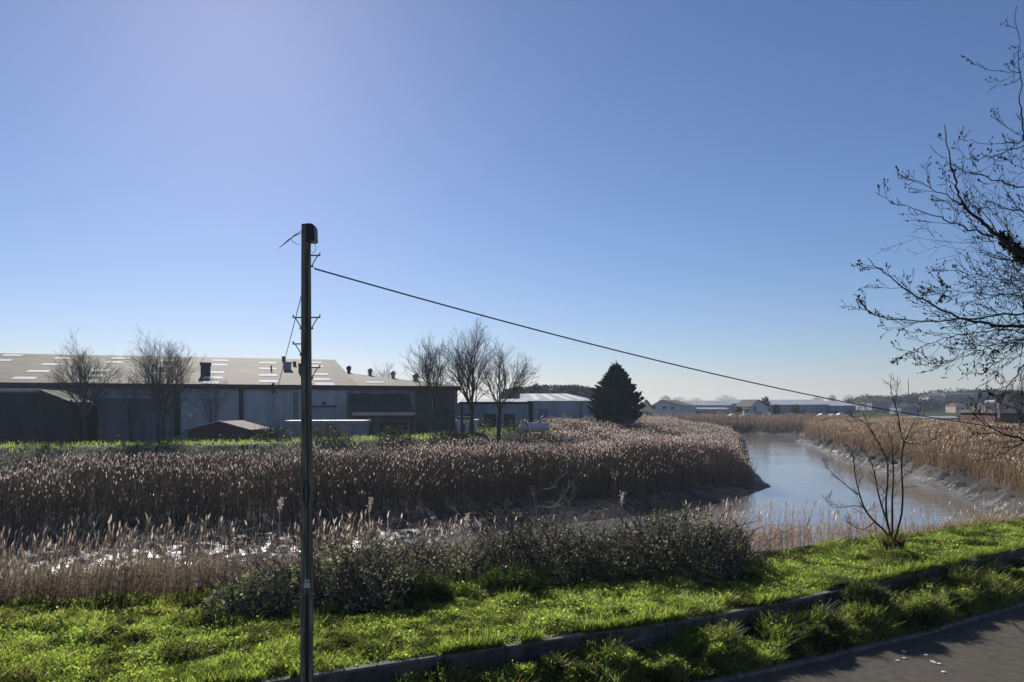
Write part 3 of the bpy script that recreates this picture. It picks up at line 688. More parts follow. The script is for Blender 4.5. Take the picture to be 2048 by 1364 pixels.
n = 420; th = R.random(n)*6.28; r = np.sqrt(R.random(n)); b = P(1783, 1090, 21.6); g = MB(); h = (.28+.32*R.random(n))*(1-.5*r)
g.strips(np.stack([b[0]+.28*r*np.cos(th), b[1]+.3*r*np.sin(th), np.full(n, b[2]-.15)], 1), h+.15, np.stack([np.cos(th)*.16, np.sin(th)*.16, 0*th], 1)+R.normal(size=(n, 3))*.04, np.full(n, .02), R.random(n)*3.1, [1,.8,.1], pick(n, [(.06,.06,.03),(.10,.08,.05),(.05,.06,.025)], .3))
g.build('base_tuft', M['grass'], t)
L3 = [[(330,640),(345,580),(400,480),(480,360),(600,210)], [(460,640),(470,580),(500,430),(535,330)], [(265,640),(265,590),(260,480),(230,370)], (.8,[(270,470),(370,490),(430,430),(490,340)]), (.8,[(310,350),(370,350),(440,240)]), (.8,[(480,600),(560,560),(610,540)]), (.8,[(-10,560),(30,500),(60,470)])]
t, g, tw_ = stems_from('bare pale saplings poking up behind the middle bramble thicket', 'bare_sapling', 'sapling', 1090, 1070, 21.0, L3, .014, 22, sc_=(1000,880,3.589), tw=.4, kids=(3,2))
g.build('stem', M['pale_twig'], t); tw_.build('twigs', M['pale_twig'], t)

# big tree leaning in from the right, its trunk out of frame on the near side of the lane
TY = 9.2; rng = np.random.default_rng(31)
trb = np.array([8.6, 9.0, 0.0])
t = thing('overhanging_tree', 'large bare budding tree reaching in from the right edge', 'tree', trb)
g = MB(); q = np.linspace(0, 1, 12)[:, None]
g.tube(trb+np.array([0,0,-.2])+(np.array([8.2,9.1,11.5])-trb)*q+np.array([.1,.05,0])*np.sin(q*6), np.linspace(.27, .05, 12), 14); g.build('trunk', M['bark'], t, smooth=True)
z6 = lambda a, c: (1680+a/1.704, c/1.704)
LIMBS = [ # (start radius, level-kids, points in zoom-6 coordinates, trunk attach height)
 (.050, 9, [(900,1050),(760,980),(627,880),(590,850),(550,810),(500,770),(455,735),(415,690),(400,640),(385,570),(365,500),(355,425)]),
 (.018, 8, [(545,805),(500,800),(430,780),(380,755),(300,725),(200,700),(120,655)]),
 (.014, 7, [(440,720),(415,700),(350,660),(270,625),(195,590)]),
 (.016, 6, [(900,800),(760,680),(627,635),(540,615),(460,597),(390,570),(350,535),(305,495)]),
 (.020, 4, [(880,900),(720,650),(640,540),(624,450),(622,400),(618,300),(610,180),(602,20)]),
 (.008, 2, [(618,245),(570,246),(530,243),(465,212)]), (.006, 1, [(614,265),(580,282),(545,292)]), (.006, 0, [(612,160),(590,162),(575,162)]),
 (.010, 4, [(650,470),(627,480),(560,492),(480,490),(405,473)]), (.010, 4, [(650,490),(600,510),(500,540),(440,542),(400,540)]),
 (.034, 10, [(900,1250),(760,1130),(627,1110),(560,1115),(480,1100),(380,1075),(280,1020),(200,970),(140,920),(95,880)]),
 (.022, 10, [(900,1150),(760,1070),(627,1068),(540,1075),(450,1085),(300,1095),(160,1090),(100,1065),(65,1025)]),
 (.020, 8, [(800,1120),(700,1040),(627,940),(560,870),(480,790)]),
 (.016, 9, [(850,1180),(740,1150),(627,1125),(500,1125),(420,1140),(330,1160),(260,1190),(180,1222)]),
 (.014, 9, [(800,1150),(700,1150),(627,1150),(500,1180),(430,1215),(350,1235),(255,1247)]),
 (.013, 8, [(850,1020),(740,960),(627,960),(540,950),(440,935),(340,910)]),
 (.013, 8, [(850,1020),(740,1000),(627,1010),(540,1005),(460,1000),(380,990),(320,1000)]),
 (.013, 7, [(850,950),(740,760),(627,725),(560,715),(500,705),(450,690)]),
 (.012, 7, [(800,1100),(700,1120),(627,1170),(570,1210),(530,1240),(480,1280)]),
 (.022, 6, [(820,1000),(740,1080),(690,1160),(627,1240),(595,1290),(560,1340),(510,1395)]),
 (.030, 6, [(900,1480),(740,1510),(627,1497),(560,1480),(500,1450),(450,1410)]),
 (.010, 5, [(700,560),(640,580),(600,560),(565,540)]),
]
br, tw_, buds = MB(), MB(), []
tt = np.linspace(0, 1, 60); spine = trb+(np.array([8.2,9.1,11.5])-trb)*tt[:, None]
for r0, kd, ln in LIMBS:
    n = len(ln); dep = TY+np.cumsum(rng.normal(size=n)*.22); dep = dep-dep[min(2, n-1)]*.5+TY*.5
    pts = np.array([P(*z6(a, c), dep[i]) for i, (a, c) in enumerate(ln)])
    if ln[0][0] >= 800:      # root it on the trunk
        h = pts[0][2]-.3; k = np.argmin(abs(spine[:, 2]-h)); pts[0] = spine[k]
    m_ = 4*(n-1)+1; u = np.linspace(0, n-1, m_); pts = np.stack([np.interp(u, np.arange(n), pts[:, q]) for q in range(3)], 1)
    for _ in range(3): pts[1:-1] = (pts[:-2]+2*pts[1:-1]+pts[2:])/4
    pts[1:-1] += rng.normal(size=(m_-2, 3))*.012
    rad = r0*.85*(1-np.linspace(0, 1, m_)**.7*.86); rad = np.maximum(rad, .0032)
    br.tube(pts, rad, 7)
    i0 = 1 if ln[0][0] < 800 else 5
    for j in range(int(kd*(2.7 if np.mean([c for _, c in ln]) > 880 else 1.3))):
        i = int(i0+(m_-1-i0)*rng.random()); td = pts[min(i+1, m_-1)]-pts[i-1]; td /= np.linalg.norm(td)
        s = rng.normal(size=3); s -= td*s.dot(td); s /= np.linalg.norm(s)
        low = pts[i][2] < 7
        d = td*.85+s*.75+np.array([-.15,0,-.15 if low else .15])
        grow(tw_, pts[i], d, (.30+.42*rng.random())*(1.15 if low else .85)*(1.12-.85*i/m_), max(rad[i]*.4, .0036), 0, 2, rng, .75, (3,2), .0022, .55, buds, .25, (7,5,4), .5, .085)
    for i in range(max(i0, m_//2), m_, 2): buds.append(pts[i]+rng.normal(size=3)*.006)
for j in range(16):
    k = int(20+38*rng.random()); a = rng.random()*3.4-1.7; L = 1.4+2.6*rng.random()
    grow(br, spine[k], np.array([math.cos(a), math.sin(a), .3+.6*rng.random()]), L, .035, 0, 1, rng, .6, (6,), .006, .6, None, .1, (9,6))
    grow(tw_, spine[k]+np.array([0,0,.2]), np.array([math.cos(a+.4), math.sin(a+.4), .6]), L*.8, .02, 0, 3, rng, .6, (7,4,3), .0022, .6, buds, .15, (8,6,5,4))
br.build('branch', M['twig'], t, smooth=True); tw_.build('twigs', M['twig'], t)
bd = np.array(buds); bd = bd[R.random(len(bd)) < .36]; g = MB(); k = len(bd)
o8 = np.array([(1,0,0),(-1,0,0),(0,1,0),(0,-1,0),(0,0,1.6),(0,0,-1.6)])*.0082; s_ = (.7+.7*R.random(k))[:, None, None]
f8 = np.array([(0,2,4),(2,1,4),(1,3,4),(3,0,4),(2,0,5),(1,2,5),(3,1,5),(0,3,5)])
g.add((bd[:, None]+o8[None]*s_).reshape(-1, 3), (f8[None]+(np.arange(k)*6)[:, None, None]).reshape(-1, 3)); b = g.build('buds', M['bud'], t); b['kind'] = 'stuff'
n = 700; f = R.random(n); a, c = P(*z6(640,890), TY), P(*z6(548,808), TY); g = MB()
g.leaves(a+(c-a)*f[:, None]+R.normal(size=(n, 3))*np.array([.035,.035,.045]), .035+.03*R.random(n), pick(n, [(.02,.03,.012),(.03,.04,.015)], .3)); g.build('ivy', M['dark_leaf'], t)

# ------------------------------------------------------------------ the long warehouse
UF = np.array([.944,.331,0]); NF = np.array([-.331,.944,0]); F0 = np.array([-63.5,93.,0])
def FP(s, n, z): return F0+UF*s+NF*n+np.array([0,0,z])
def fac(px, py, n=0.):
    o = F0+NF*n; r = (px-CX)/F; s = (o[1]*r-o[0])/(UF[0]-UF[1]*r); Y = o[1]+UF[1]*s
    return s, CH-(py-HY)/F*Y
t = thing('warehouse', 'long low pitched warehouse with rows of white rooflights and maroon fascia', 'warehouse', FP(20,0,0))
EZ, RZ, SE, SC = 7.8, 13.2, 43.8, 58.6
def fbox(g, x0, y0, x1, y1, n0, n1):
    s0, z1 = fac(x0, y0, n0); s1, _ = fac(x1, y0, n0); _, z0 = fac((x0+x1)/2, y1, n0)
    g.box(FP(s0, n0, z0), UF*(s1-s0), NF*(n1-n0), (0,0,z1-z0))
g = MB(); g.box(FP(-30,0,-.5), UF*(SC+30), NF*60, (0,0,EZ+.45)); wl = g.build('wall', M['cladb'], t)
g = MB(); fbox(g, 350, 773, 696, 858, -.12, .1); g.build('pale_panelling', M['clad'], t)
g = MB()
g.prism([FP(-30,-.6,EZ), FP(-30,30,RZ), FP(-30,60.6,EZ)], UF*(SE+30))
A, Bp, C1, A2, C2 = FP(SE,-.6,EZ), FP(SE+.02,30,11.1), FP(SC+.4,-.6,EZ), FP(SE,60.6,EZ), FP(SC+.4,60.6,EZ)
g.add([A+UF*.02, C1, C2, A2+UF*.02, Bp], [(0,1,4),(1,2,4),(2,3,4)]); g.add([A+UF*.02, C1, C2, A2+UF*.02], [(0,1,2,3)])
rf = g.build('roof', M['fibre'], t)
g = MB(); g.box(FP(-30,-.66,EZ-.62), UF*(SC+30.4), NF*.28, (0,0,.6)); g.build('fascia', M['maroon'], t)
# rooflights: read off the photo and dropped onto the roof plane
pn = np.cross(UF, FP(0,30,RZ)-FP(0,-.6,EZ)); pn /= np.linalg.norm(pn); p0 = FP(0,-.6,EZ)
eye = np.array([0,0,CH])
def on_roof(px, py, p0=p0, pn=pn):
    d = P(px, py, 1.)-eye; return eye+d*((p0-eye).dot(pn)/d.dot(pn))
def z1(a, c): return (a/3.938, 620+c/3.94)
def z2(a, c): return (480+a/3.938, 600+c/3.94)
RL = [(z1,22,185,357),(z1,-60,100,395),(z1,430,580,380),(z1,330,495,428),(z1,215,395,482),(z1,100,290,537),(z1,870,1020,380),(z1,835,970,412),(z1,720,885,478),(z1,660,810,517),(z1,595,770,557),
      (z1,1265,1395,398),(z1,1225,1360,445),(z1,1170,1310,497),(z1,1110,1260,553),(z1,1675,1800,397),(z1,1650,1790,432),(z1,1640,1765,492),(z1,1605,1755,533),(z1,1595,1730,572),
      (z2,150,285,495),(z2,150,287,541),(z2,150,293,592),(z2,150,300,641),(z2,550,640,492),(z2,560,655,522),(z2,572,690,585),(z2,574,710,625),(z2,590,740,662)]
upv = FP(0,30,RZ)-FP(0,-.6,EZ); upv /= np.linalg.norm(upv)
for zf, a, b_, c in RL:
    p = on_roof(*zf(a, c)); e = on_roof(*zf(b_, c)); L = (e-p).dot(UF)
    g = MB(); g.box(p-upv*1.1-pn*.02*np.sign(pn[2]), UF*L, upv*2.2, pn*np.sign(pn[2])*.07); g.build('rooflight', M['sky_light'], t)
hn = np.cross(C1-A, Bp-A); hn /= np.linalg.norm(hn); hn *= np.sign(hn[2])
p = on_roof(*z2(995,655), A, hn); e = on_roof(*z2(1140,655), A, hn); g = MB(); g.box(p-hn*.03, e-p, upv*1.6, hn*.09); g.build('rooflight', M['sky_light'], t)
# roof vents and plant
def vent(x0, y0, x1, y1, name, mt, pl=(p0, pn), cap=True):
    b0 = on_roof((x0+x1)/2, y1, *pl); Y = b0[1]; wd = (x1-x0)/F*Y; h = (y1-y0)/F*Y
    g = MB(); g.box(b0-UF*wd/2-NF*0.3-[0,0,.5], UF*wd, NF*wd*.9, (0,0,h*.8+.5))
    if cap: g.box(b0-UF*wd*.58-NF*.4+[0,0,h*.8], UF*wd*1.16, NF*wd*1.1, (0,0,h*.2))
    g.build(name, mt, t)
vent(402,725,420,751,'air_handler',M['dmetal'])
vent(564,713,571,722,'roof_vent',M['dmetal']); vent(567,724,582,739,'air_handler',M['cladb']); vent(586,723,592,731,'roof_vent',M['dmetal']); vent(597,727,604,746,'roof_vent',M['dmetal']); vent(541,729,544,741,'roof_vent',M['dmetal'], cap=False)
def hip_vent(px, w_, h_, mt, f):
    b0 = Bp+(C1-Bp)*f; Y = b0[1]; wd = w_/F*Y; h = h_/F*Y; g = MB()
    g.tube([b0-[0,0,.4], b0+[0,0,h*.55]], wd*.36, 10); g.tube([b0+[0,0,h*.5], b0+[0,0,h*.95]], wd*.5, 10); g.tube([b0+[0,0,h*.95], b0+[0,0,h*1.1]], [wd*.5, wd*.2], 10); g.build('roof_cowl', mt, t)
for px in (697,741,785,833):
    fs = np.linspace(.02, .95, 60); pp = [Bp+(C1-Bp)*f for f in fs]; k = np.argmin([abs(CX+p[0]/p[1]*F-px) for p in pp])
    hip_vent(px, 10 if px < 800 else 13, 13, M['cladb'] if px > 700 else M['dmetal'], fs[k])
# front details
def fpart(name, mt, x0, y0, x1, y1, n0=-.2, n1=.1):
    g = MB(); fbox(g, x0, y0, x1, y1, n0, n1); return g.build(name, mt, t)
fpart('roller_door', M['fibre2'], 625, 813, 672, 860); fpart('door_head', M['dmetal'], 623, 811, 674, 814.5, -.28, .1)
for a, b_ in ((349,361),(478,487),(587,590),(593,596),(694,698)): fpart('pier' if b_-a > 5 else 'downpipe', M['dmetal'] if b_-a > 5 else M['steel'], a, 784 if b_-a < 5 else 774, b_, 870, -.3, .1)
fpart('notice_sign', M['white'], 377, 826, 384, 834, -.25); fpart('floodlight', M['white'], 489, 773.5, 495, 777, -.6, -.1); fpart('floodlight', M['dmetal'], 544, 766, 549, 787, -.9, -.66)
fpart('small_sign', M['dmetal'], 644, 803, 651, 809, -.25)
# grey lean-to block on the left of the front
g = MB(); fbox(g, 196, 797, 311, 890, -6, -.05); lt = g.build('lean_to', M['slatey'], t)
g = MB(); fbox(g, 193, 793.5, 314, 796.8, -6.2, -.05); g.build('lean_to_coping', M['fibre2'], t)
# dark canopy over the loading bay
s0, zt = fac(697, 787); s1, _ = fac(817, 787); sa, zb_ = fac(706, 826, -5); sb, _ = fac(829, 826, -5)
g = MB(); a = [FP(s0,-.1,zt), FP(s1,-.1,zt), FP(sb,-5,zb_), FP(sa,-5,zb_)]; g.add(a+[q-np.array([0,0,.25]) for q in a], [(0,1,2,3),(7,6,5,4),(0,3,7,4),(1,5,6,2),(3,2,6,7)]); cn = g.build('canopy', M['dclad'], t)
g = MB(); g.box(FP(sa-.1,-5.2,zb_-.35), UF*(sb-sa+.2), NF*.2, (0,0,.45)); g.build('gutter', M['slate'], cn)
g = MB(); g.box(FP(sa,-5.0,zb_-.95), UF*(sb-sa), NF*.15, (0,0,.6)); g.build('canopy_fascia', M['maroon'], cn)
g = MB()
for s_ in (sa+.1, sb-.5): g = MB(); g.box(FP(s_,-4.8,-.2), UF*.4, NF*.4, (0,0,zb_-.6)); g.build('canopy_post', M['maroon'], cn)
fpart('loading_bay', M['dmetal'], 705, 840, 745, 872); fpart('loading_bay', M['dmetal'], 760, 845, 815, 872)
fpart('brick_end_bay', M['tile'], 832, 776, 910, 872, -.25, .1)

# ------------------------------------------------------------------ dark barn on the far left
BY = 86.; t = thing('dark_barn', 'dark corrugated barn with a sloping side at the far left edge', 'barn', (X_(60,BY),BY,0))
g = MB(); xa, xb, xc = X_(-60,BY), X_(82,BY), X_(141,BY)
g.prism([(xa,BY,-.2),(xc,BY,-.2),(xc,BY,Z_(806,BY)-.15),(xb,BY,Z_(783,BY)-.15),(xa,BY,Z_(783,BY)-.15)], (-1.5,9,0)); g.build('wall', M['dclad'], t)
g = MB(); g.prism([(xa,BY-.3,Z_(783,BY)-.1),(xb,BY-.3,Z_(783,BY)-.1),(xb,BY-.3,Z_(779,BY)),(xa,BY-.3,Z_(779,BY))], (-1.5,9.5,0))
rf = g.build('roof', M['fibre2'], t)
g = MB(); g.prism([(xb+.02,BY-.3,Z_(783,BY)-.1),(xc+.3,BY-.3,Z_(806,BY)-.1),(xc+.3,BY-.3,Z_(804,BY)),(xb+.02,BY-.3,Z_(779,BY))], (-1.5,9.5,0)); g.build('side_roof', M['mossy'], t)
g = MB()
for k in range(26):
    x_ = xa+(xb-xa)*(k+.3)/26; g.tube([(x_,BY-.36,Z_(782,BY)),(x_-.02,BY+.1,Z_(779.4,BY)+.02)], .10, 6)
g.build('corrugated_edge', M['slate'], t)
g = MB(); g.abox(X_(143,BY),BY-.3,-.2,X_(146,BY),BY-.1,Z_(800,BY)); g.build('drainpipe', M['dmetal'], t)

# brown hut
HYd = 84.; t = thing('brown_hut', 'low brown gabled hut with a pale roof edge on the flood bank', 'hut', (X_(436,HYd),HYd,.3))
xl, xr, xm = X_(376,HYd), X_(496,HYd), X_(440,HYd); zb, ze, zr = .1, Z_(860,HYd), Z_(845,HYd)
g = MB(); g.prism([(xl,HYd,zb),(xr,HYd,zb),(xr,HYd,ze),(xm,HYd,zr-.12),(xl,HYd,ze)], (.6,5,0)); g.build('wall', M['maroon'], t)
g = MB(); e = .35
for x0_, x1_ in ((xl-e,xm),(xr+e,xm)):
    zz = ze-.12; a = [(x0_,HYd-.3,zz),(x1_,HYd-.3,zr),(x1_+.6,HYd+5.3,zr),(x0_+.6,HYd+5.3,zz)]; a = [np.array(q) for q in a]
    g.add(a+[q+np.array([0,0,.16]) for q in a], [(3,2,1,0),(4,5,6,7),(0,1,5,4),(1,2,6,5),(2,3,7,6),(3,0,4,7)])
rf = g.build('roof', M['rtile'], t)
g = MB()
for x0_, x1_ in ((xl-e,xm),(xr+e,xm)):
    a, b_ = np.array([x0_,HYd-.34,ze+.05]), np.array([x1_,HYd-.34,zr+.17]); g.tube([a, a+(b_-a)*.5, b_], .07, 6)
g.build('bargeboard', M['slate'], rf)
# low flat roofed store
SY = 93.; t = thing('flat_roof_store', 'low flat roofed store with a pale fascia in front of the warehouse', 'store', (X_(650,SY),SY,.2))
g = MB(); g.abox(X_(575,SY),SY,0,X_(726,SY),SY+4,Z_(846,SY)); g.build('wall', M['cladb'], t)
g = MB(); g.abox(X_(570,SY),SY-.3,Z_(847,SY)+.003,X_(730,SY),SY+4.3,Z_(841,SY)); g.build('roof', M['fibre2'], t)

# scrub along the flood bank
def scrub(label, px, py_top, wpx, Y, n, seed, pal=((.05,.06,.03),(.075,.07,.045),(.06,.07,.03)), zb=.9):
    rng = np.random.default_rng(seed); X = X_(px, Y); rx = wpx/F*Y/2; hz = max(Z_(py_top, Y)-zb, .4)
    t = thing('scrub_bush', label, 'bush', (X, Y, zb), 'scrub along the far flood bank')
    th = rng.random(n)*6.283; ph = np.arccos(rng.random(n)); rr = 1-.35*rng.random(n); lump = .7+.6*fbm(np.cos(th)*np.sin(ph)*3+px, np.sin(th)*2+np.cos(ph)*3, seed)
    pos = np.stack([X+rx*np.sin(ph)*np.cos(th)*rr*lump, Y+rx*.5*np.sin(ph)*np.sin(th)*rr*lump, zb-.4+(hz+.4)*np.cos(ph)*rr*lump], 1)
    g = MB(); g.leaves(pos, .14+.16*rng.random(n), pick(n, pal, .3, rng=rng), rng, .6, .2); g.build('foliage', M['leaf'], t)
    s = MB()
    for _ in range(14): grow(s, np.array([X+rx*.5*rng.normal()*.6, Y, zb-.3]), np.array([rng.normal()*.4, rng.normal()*.2, 1]), hz*1.25, .03, 0, 1, rng, .5, (4,), .012, .6)
    s.build('stems', M['far_twig'], t)
scrub('grey scrub on the flood bank right of the brown hut', 545, 852, 90, 80, 1400, 41)
scrub('grey scrub under the flat roofed store, right behind the pole', 650, 848, 120, 82, 1700, 42)
scrub('rounded scrub below the dark canopy', 790, 850, 80, 82, 1300, 43)
scrub('low scrub under the tall bare trees', 900, 858, 100, 84, 1200, 44)
scrub('green scrub near the white tank', 1150, 848, 110, 110, 1300, 45)
scrub('scrub at the foot of the dark conifer', 1235, 832, 120, 128, 1300, 46, zb=1.2)

WY = 128.; t = thing('grey_workshop', 'grey workshop with dark doors seen through the gantry', 'workshop', (X_(985,WY),WY,0))
g = MB(); g.abox(X_(900,WY),WY,-.3,X_(1052,WY),WY+14,Z_(806,WY)); g.build('wall', M['cladb'], t)
g = MB(); a = [(X_(897,WY),WY-.4,Z_(806,WY)+.02),(X_(1055,WY),WY-.4,Z_(806,WY)+.02),(X_(1055,WY),WY+14.4,Z_(806,WY)+.02),(X_(897,WY),WY+14.4,Z_(806,WY)+.02)]
g.prism([a[0], a[3], ((X_(897,WY)), WY+7, Z_(797,WY))], (X_(1055,WY)-X_(897,WY),0,0)); g.build('roof', M['fibre2'], t)
for p0_, p1_ in ((925,945),(968,992),(1008,1030)):
    g = MB(); g.abox(X_(p0_,WY),WY-.06,0,X_(p1_,WY),WY+.1,Z_(828,WY)); g.build('workshop_door', M['dmetal'], t)
scrub('dark hedge in front of the grey workshop, left part', 955, 838, 110, 112, 2200, 47, ((.03,.04,.022),(.045,.05,.03)), zb=.2)
scrub('dark hedge in front of the grey workshop, right part', 1040, 840, 110, 113, 2200, 48, ((.03,.04,.022),(.045,.05,.03)), zb=.2)
# gantry, cabin, tank
GYd = 96.; t = thing('gantry', 'black goal shaped steel frame beside the bare trees', 'gantry', (X_(990,GYd),GYd,.2))
g = MB(); g.abox(X_(918,GYd),GYd,Z_(808.5,GYd),X_(1066,GYd),GYd+.6,Z_(803.5,GYd)); g.build('beam', M['dmetal'], t)
for a in (921,1057):
    g = MB(); g.abox(X_(a,GYd),GYd+.003,0,X_(a+(9 if a > 1000 else 5),GYd),GYd+.597,Z_(808.5,GYd)); g.build('post', M['dmetal'], t)
t = thing('cabin', 'small white cabin with a pink edged roof under the gantry', 'cabin', (X_(934,101),101,.2))
g = MB(); g.abox(X_(914,101),101,.1,X_(953,101),104,Z_(843,101)); g.build('wall', M['render_'], t)
g = MB(); g.abox(X_(911,101),100.7,Z_(843,101)+.003,X_(956,101),104.3,Z_(839,101)); g.build('roof', M['white'], t)
g = MB(); g.abox(X_(914,101),100.8,Z_(838.8,101),X_(940,101),102,Z_(834,101)); g.build('roof_ridge', M['maroon'], t)
g = MB(); g.abox(X_(922,101),100.94,1.2,X_(930,101),101.05,Z_(848,101)); g.build('window', M['glass'], t)
g = MB(); g.abox(X_(938,101),100.94,.2,X_(945,101),101.05,Z_(848,101)); g.build('door', M['cladb'], t)
KY = 92.; t = thing('storage_tank', 'white cylindrical tank lying on its side right of the gantry', 'tank', (X_(1080,KY),KY,.4))
zc = Z_(855,KY); r = .58; xa, xb = X_(1044,KY), X_(1096,KY); ax = np.array([xb-xa, 3.0, 0])
o = np.array([xa,KY,zc]); q = np.array([-.04,0,.08,.5,.92,1,1.04])[:, None]
g = MB(); g.tube(o+ax*q, r*np.array([.45,.85,1,1,1,.85,.45]), 18); g.build('tank_body', M['clad'], t, smooth=True)
g = MB(); g.tube(o+ax*np.array([[.07],[.10]]), r*1.04, 18); g.build('tank_band', M['dmetal'], t)
for f in (.2,.8):
    g = MB(); c = o+ax*f; g.box(c-[.15,.45,zc-.2], (.3,0,0), (0,.9,0), (0,0,zc-.2-r*.6)); g.build('cradle', M['concrete'], t)
g = MB(); c = o+ax*.75; g.tube([c+[0,0,r*.9], c+[.05,0,r+.5], c+[.35,0,r+.8]], .07, 6); g.build('filler_pipe', M['steel'], t)

# pale shed left of the conifer
DY = 142.; t = thing('pale_shed', 'pale grey metal shed with striped roof left of the dark conifer', 'shed', (X_(1130,DY),DY,0))
xa, xb, xc = X_(1046,DY), X_(1196,DY), X_(1203,DY)
g = MB(); g.abox(xa,DY,-.3,xb,DY+30,Z_(802,DY)); g.abox(xb+.003,DY+1,-.3,xc,DY+28,Z_(812,DY)); g.build('wall', M['clad'], t)
ze = Z_(802,DY)+.02; zr = Z_(787,DY+15); x0r, x1r = X_(1040,DY+15), X_(1134,DY+15)
g = MB(); a = [(xa-.4,DY-.4,ze),(xb+.4,DY-.4,ze),(x1r,DY+15,zr),(x0r,DY+15,zr),(xb+.4,DY+30.4,ze),(xa-.4,DY+30.4,ze)]
g.add(a, [(0,1,2,3)]); g.add(a, [(3,2,4,5)]); g.add(a, [(1,4,2)]); g.add(a, [(0,3,5)]); g.add(a, [(0,5,4,1)])
rf = g.build('roof', M['fibre2'], t); a = [np.array(q) for q in a]
nn = np.cross(a[1]-a[0], a[3]-a[0]); nn /= np.linalg.norm(nn)
for f in (.18,.4,.62,.8):
    lo = a[0]+(a[1]-a[0])*f; hi = a[3]+(a[2]-a[3])*f; g = MB(); g.box(lo+(hi-lo)*.1+nn*.0, (1.1,0,0), (hi-lo)*.8, nn*.06); g.build('rooflight', M['sky_light'], t)
g = MB(); g.abox(X_(1076,DY),DY-.06,.2,X_(1096,DY),DY+.1,Z_(818,DY)); g.build('shed_door', M['cladb'], t)
g = MB(); g.abox(X_(1160,DY),DY-.06,.2,X_(1163,DY),DY+.1,Z_(806,DY)); g.build('downpipe', M['steel'], t)

# dark conifer
CY = 131.; n = 17000; rng = np.random.default_rng(51); b = np.array([X_(1232,CY),CY,1.0]); H = Z_(724,CY)-1.0; RW = 52/F*CY
t = thing('conifer', 'broad dark evergreen conifer standing alone beyond the bend', 'conifer', b)
g = MB()
for i in range(460):
    hf = min(.995, (i+rng.random())/460)**1.15; th = i*2.39996+rng.normal()*.3
    L = np.interp(hf, [0,.08,.2,.35,.55,.75,.9,1], [.85,1.,1.06,.99,.76,.49,.27,.06])*RW*(.78+.32*rng.random())
    k = int(18+52*L/RW); f = rng.random(k)**.6
    dr = np.array([math.cos(th), math.sin(th), .0]); rise = (.28+.25*rng.random())
    q = b+np.array([0,0,hf*H*.94])+dr*L*f[:, None]+np.array([0,0,1.])*(rise*L*f*f)[:, None]
    q = q+rng.normal(size=(k, 3))*np.array([.28,.28,.22])*(1.15-f)[:, None]*1.3
    g.leaves(q, .40+.35*rng.random(k), pick(k, [(.010,.017,.011),(.014,.022,.013),(.008,.013,.009)], .3, rng=rng), rng, .42, 0, np.repeat((dr+[0,0,.55])[None], k, 0))
for i in range(26):
    q = b+np.array([0,0,H*.86])+rng.normal(size=3)*np.array([.45,.45,.5]); g.leaves(q[None].repeat(10, 0)+np.linspace(0, .9, 10)[:, None]*np.array([rng.normal()*.2,0,1.]), .3, (.010,.017,.011), rng, .35, .8)
g.build('crown', M['dark_leaf'], t)
g = MB(); g.tube([b-[0,0,.5], b+[0,0,H*.5], b+[0,0,H*.95]], [.35,.22,.05], 8); g.build('trunk', M['bark'], t)

# ------------------------------------------------------------------ far houses and sheds
def house(name, label, cat, x0, x1, yb, ye, yr, Y, dep, wm, rm, gable=False, wins=(), doors=(), hip=0., zb=None, group=None, skew=0., chim=(), gable_x=None, lights=()):
    xa, xb = X_(x0,Y), X_(x1,Y); z0 = Z_(yb,Y)-.8; ze, zr = Z_(ye,Y), Z_(yr,Y)
    t = thing(name, label, cat, ((xa+xb)/2,Y,z0), group); sk_ = np.array([skew,dep,0.]); g = MB(); r_ = MB()
    if gable:
        xm = (xa+xb)/2 if gable_x is None else X_(gable_x,Y)
        g.prism([(xa,Y,z0),(xb,Y,z0),(xb,Y,ze),(xm,Y,zr-.15),(xa,Y,ze)], sk_)
        for q in (xa-.3, xb+.3):
            a = [np.array(v) for v in ((q,Y-.35,ze-.1),(xm,Y-.35,zr),(xm+skew,Y+dep+.35,zr),(q+skew,Y+dep+.35,ze-.1))]
            r_.add(a+[v+np.array([0,0,.2]) for v in a], [(3,2,1,0),(4,5,6,7),(0,1,5,4),(1,2,6,5),(2,3,7,6),(3,0,4,7)])
    else:
        g.box((xa,Y,z0), (xb-xa,0,0), sk_, (0,0,ze-z0-.05))
        h = hip*(xb-xa); a = [(xa-.3,Y-.4,ze),(xb+.3,Y-.4,ze),(xb+.3-h,Y+dep/2,zr),(xa-.3+h,Y+dep/2,zr),(xb+.3,Y+dep+.4,ze),(xa-.3,Y+dep+.4,ze)]
        for f in ((0,1,2,3),(3,2,4,5),(0,5,4,1)): r_.add(a, [f])
        r_.add(a, [(1,4,2)]); r_.add(a, [(0,3,5)])
    g.build('wall', wm, t); ro = r_.build('roof', rm, t)
    for px in chim:
        c = MB(); x = X_(px,Y); c.abox(x-.4,Y+dep/2-.4,zr-.4,x+.4,Y+dep/2+.4,zr+.9); c.build('chimney', M['brick'], ro)
    for px, py, w_, h_ in wins:
        c = MB(); x, z = X_(px,Y), Z_(py,Y); c.abox(x-w_/2,Y-.05,z-h_/2,x+w_/2,Y+.1,z+h_/2); wd = c.build('window', M['glass'], t)
        c = MB(); c.abox(x-w_/2-.12,Y-.1,z-h_/2-.12,x+w_/2+.12,Y-.003,z-h_/2+.003); c.build('sill', M['white'], wd)
    for px, w_, h_ in doors:
        c = MB(); x = X_(px,Y); c.abox(x-w_/2,Y-.06,z0+.1,x+w_/2,Y+.1,z0+.8+h_); c.build('door', M['cladb'], t)
    return t
house('gabled_house', 'wide white gabled house with three dark windows right of the conifer', 'house', 1303,1366,832,812,801,255,14,M['render_'],M['tile'],True,[(1305+2,815,1.5,1),(1329,815,1.5,1),(1345,816,1.5,1)],skew=8,gable_x=1322)
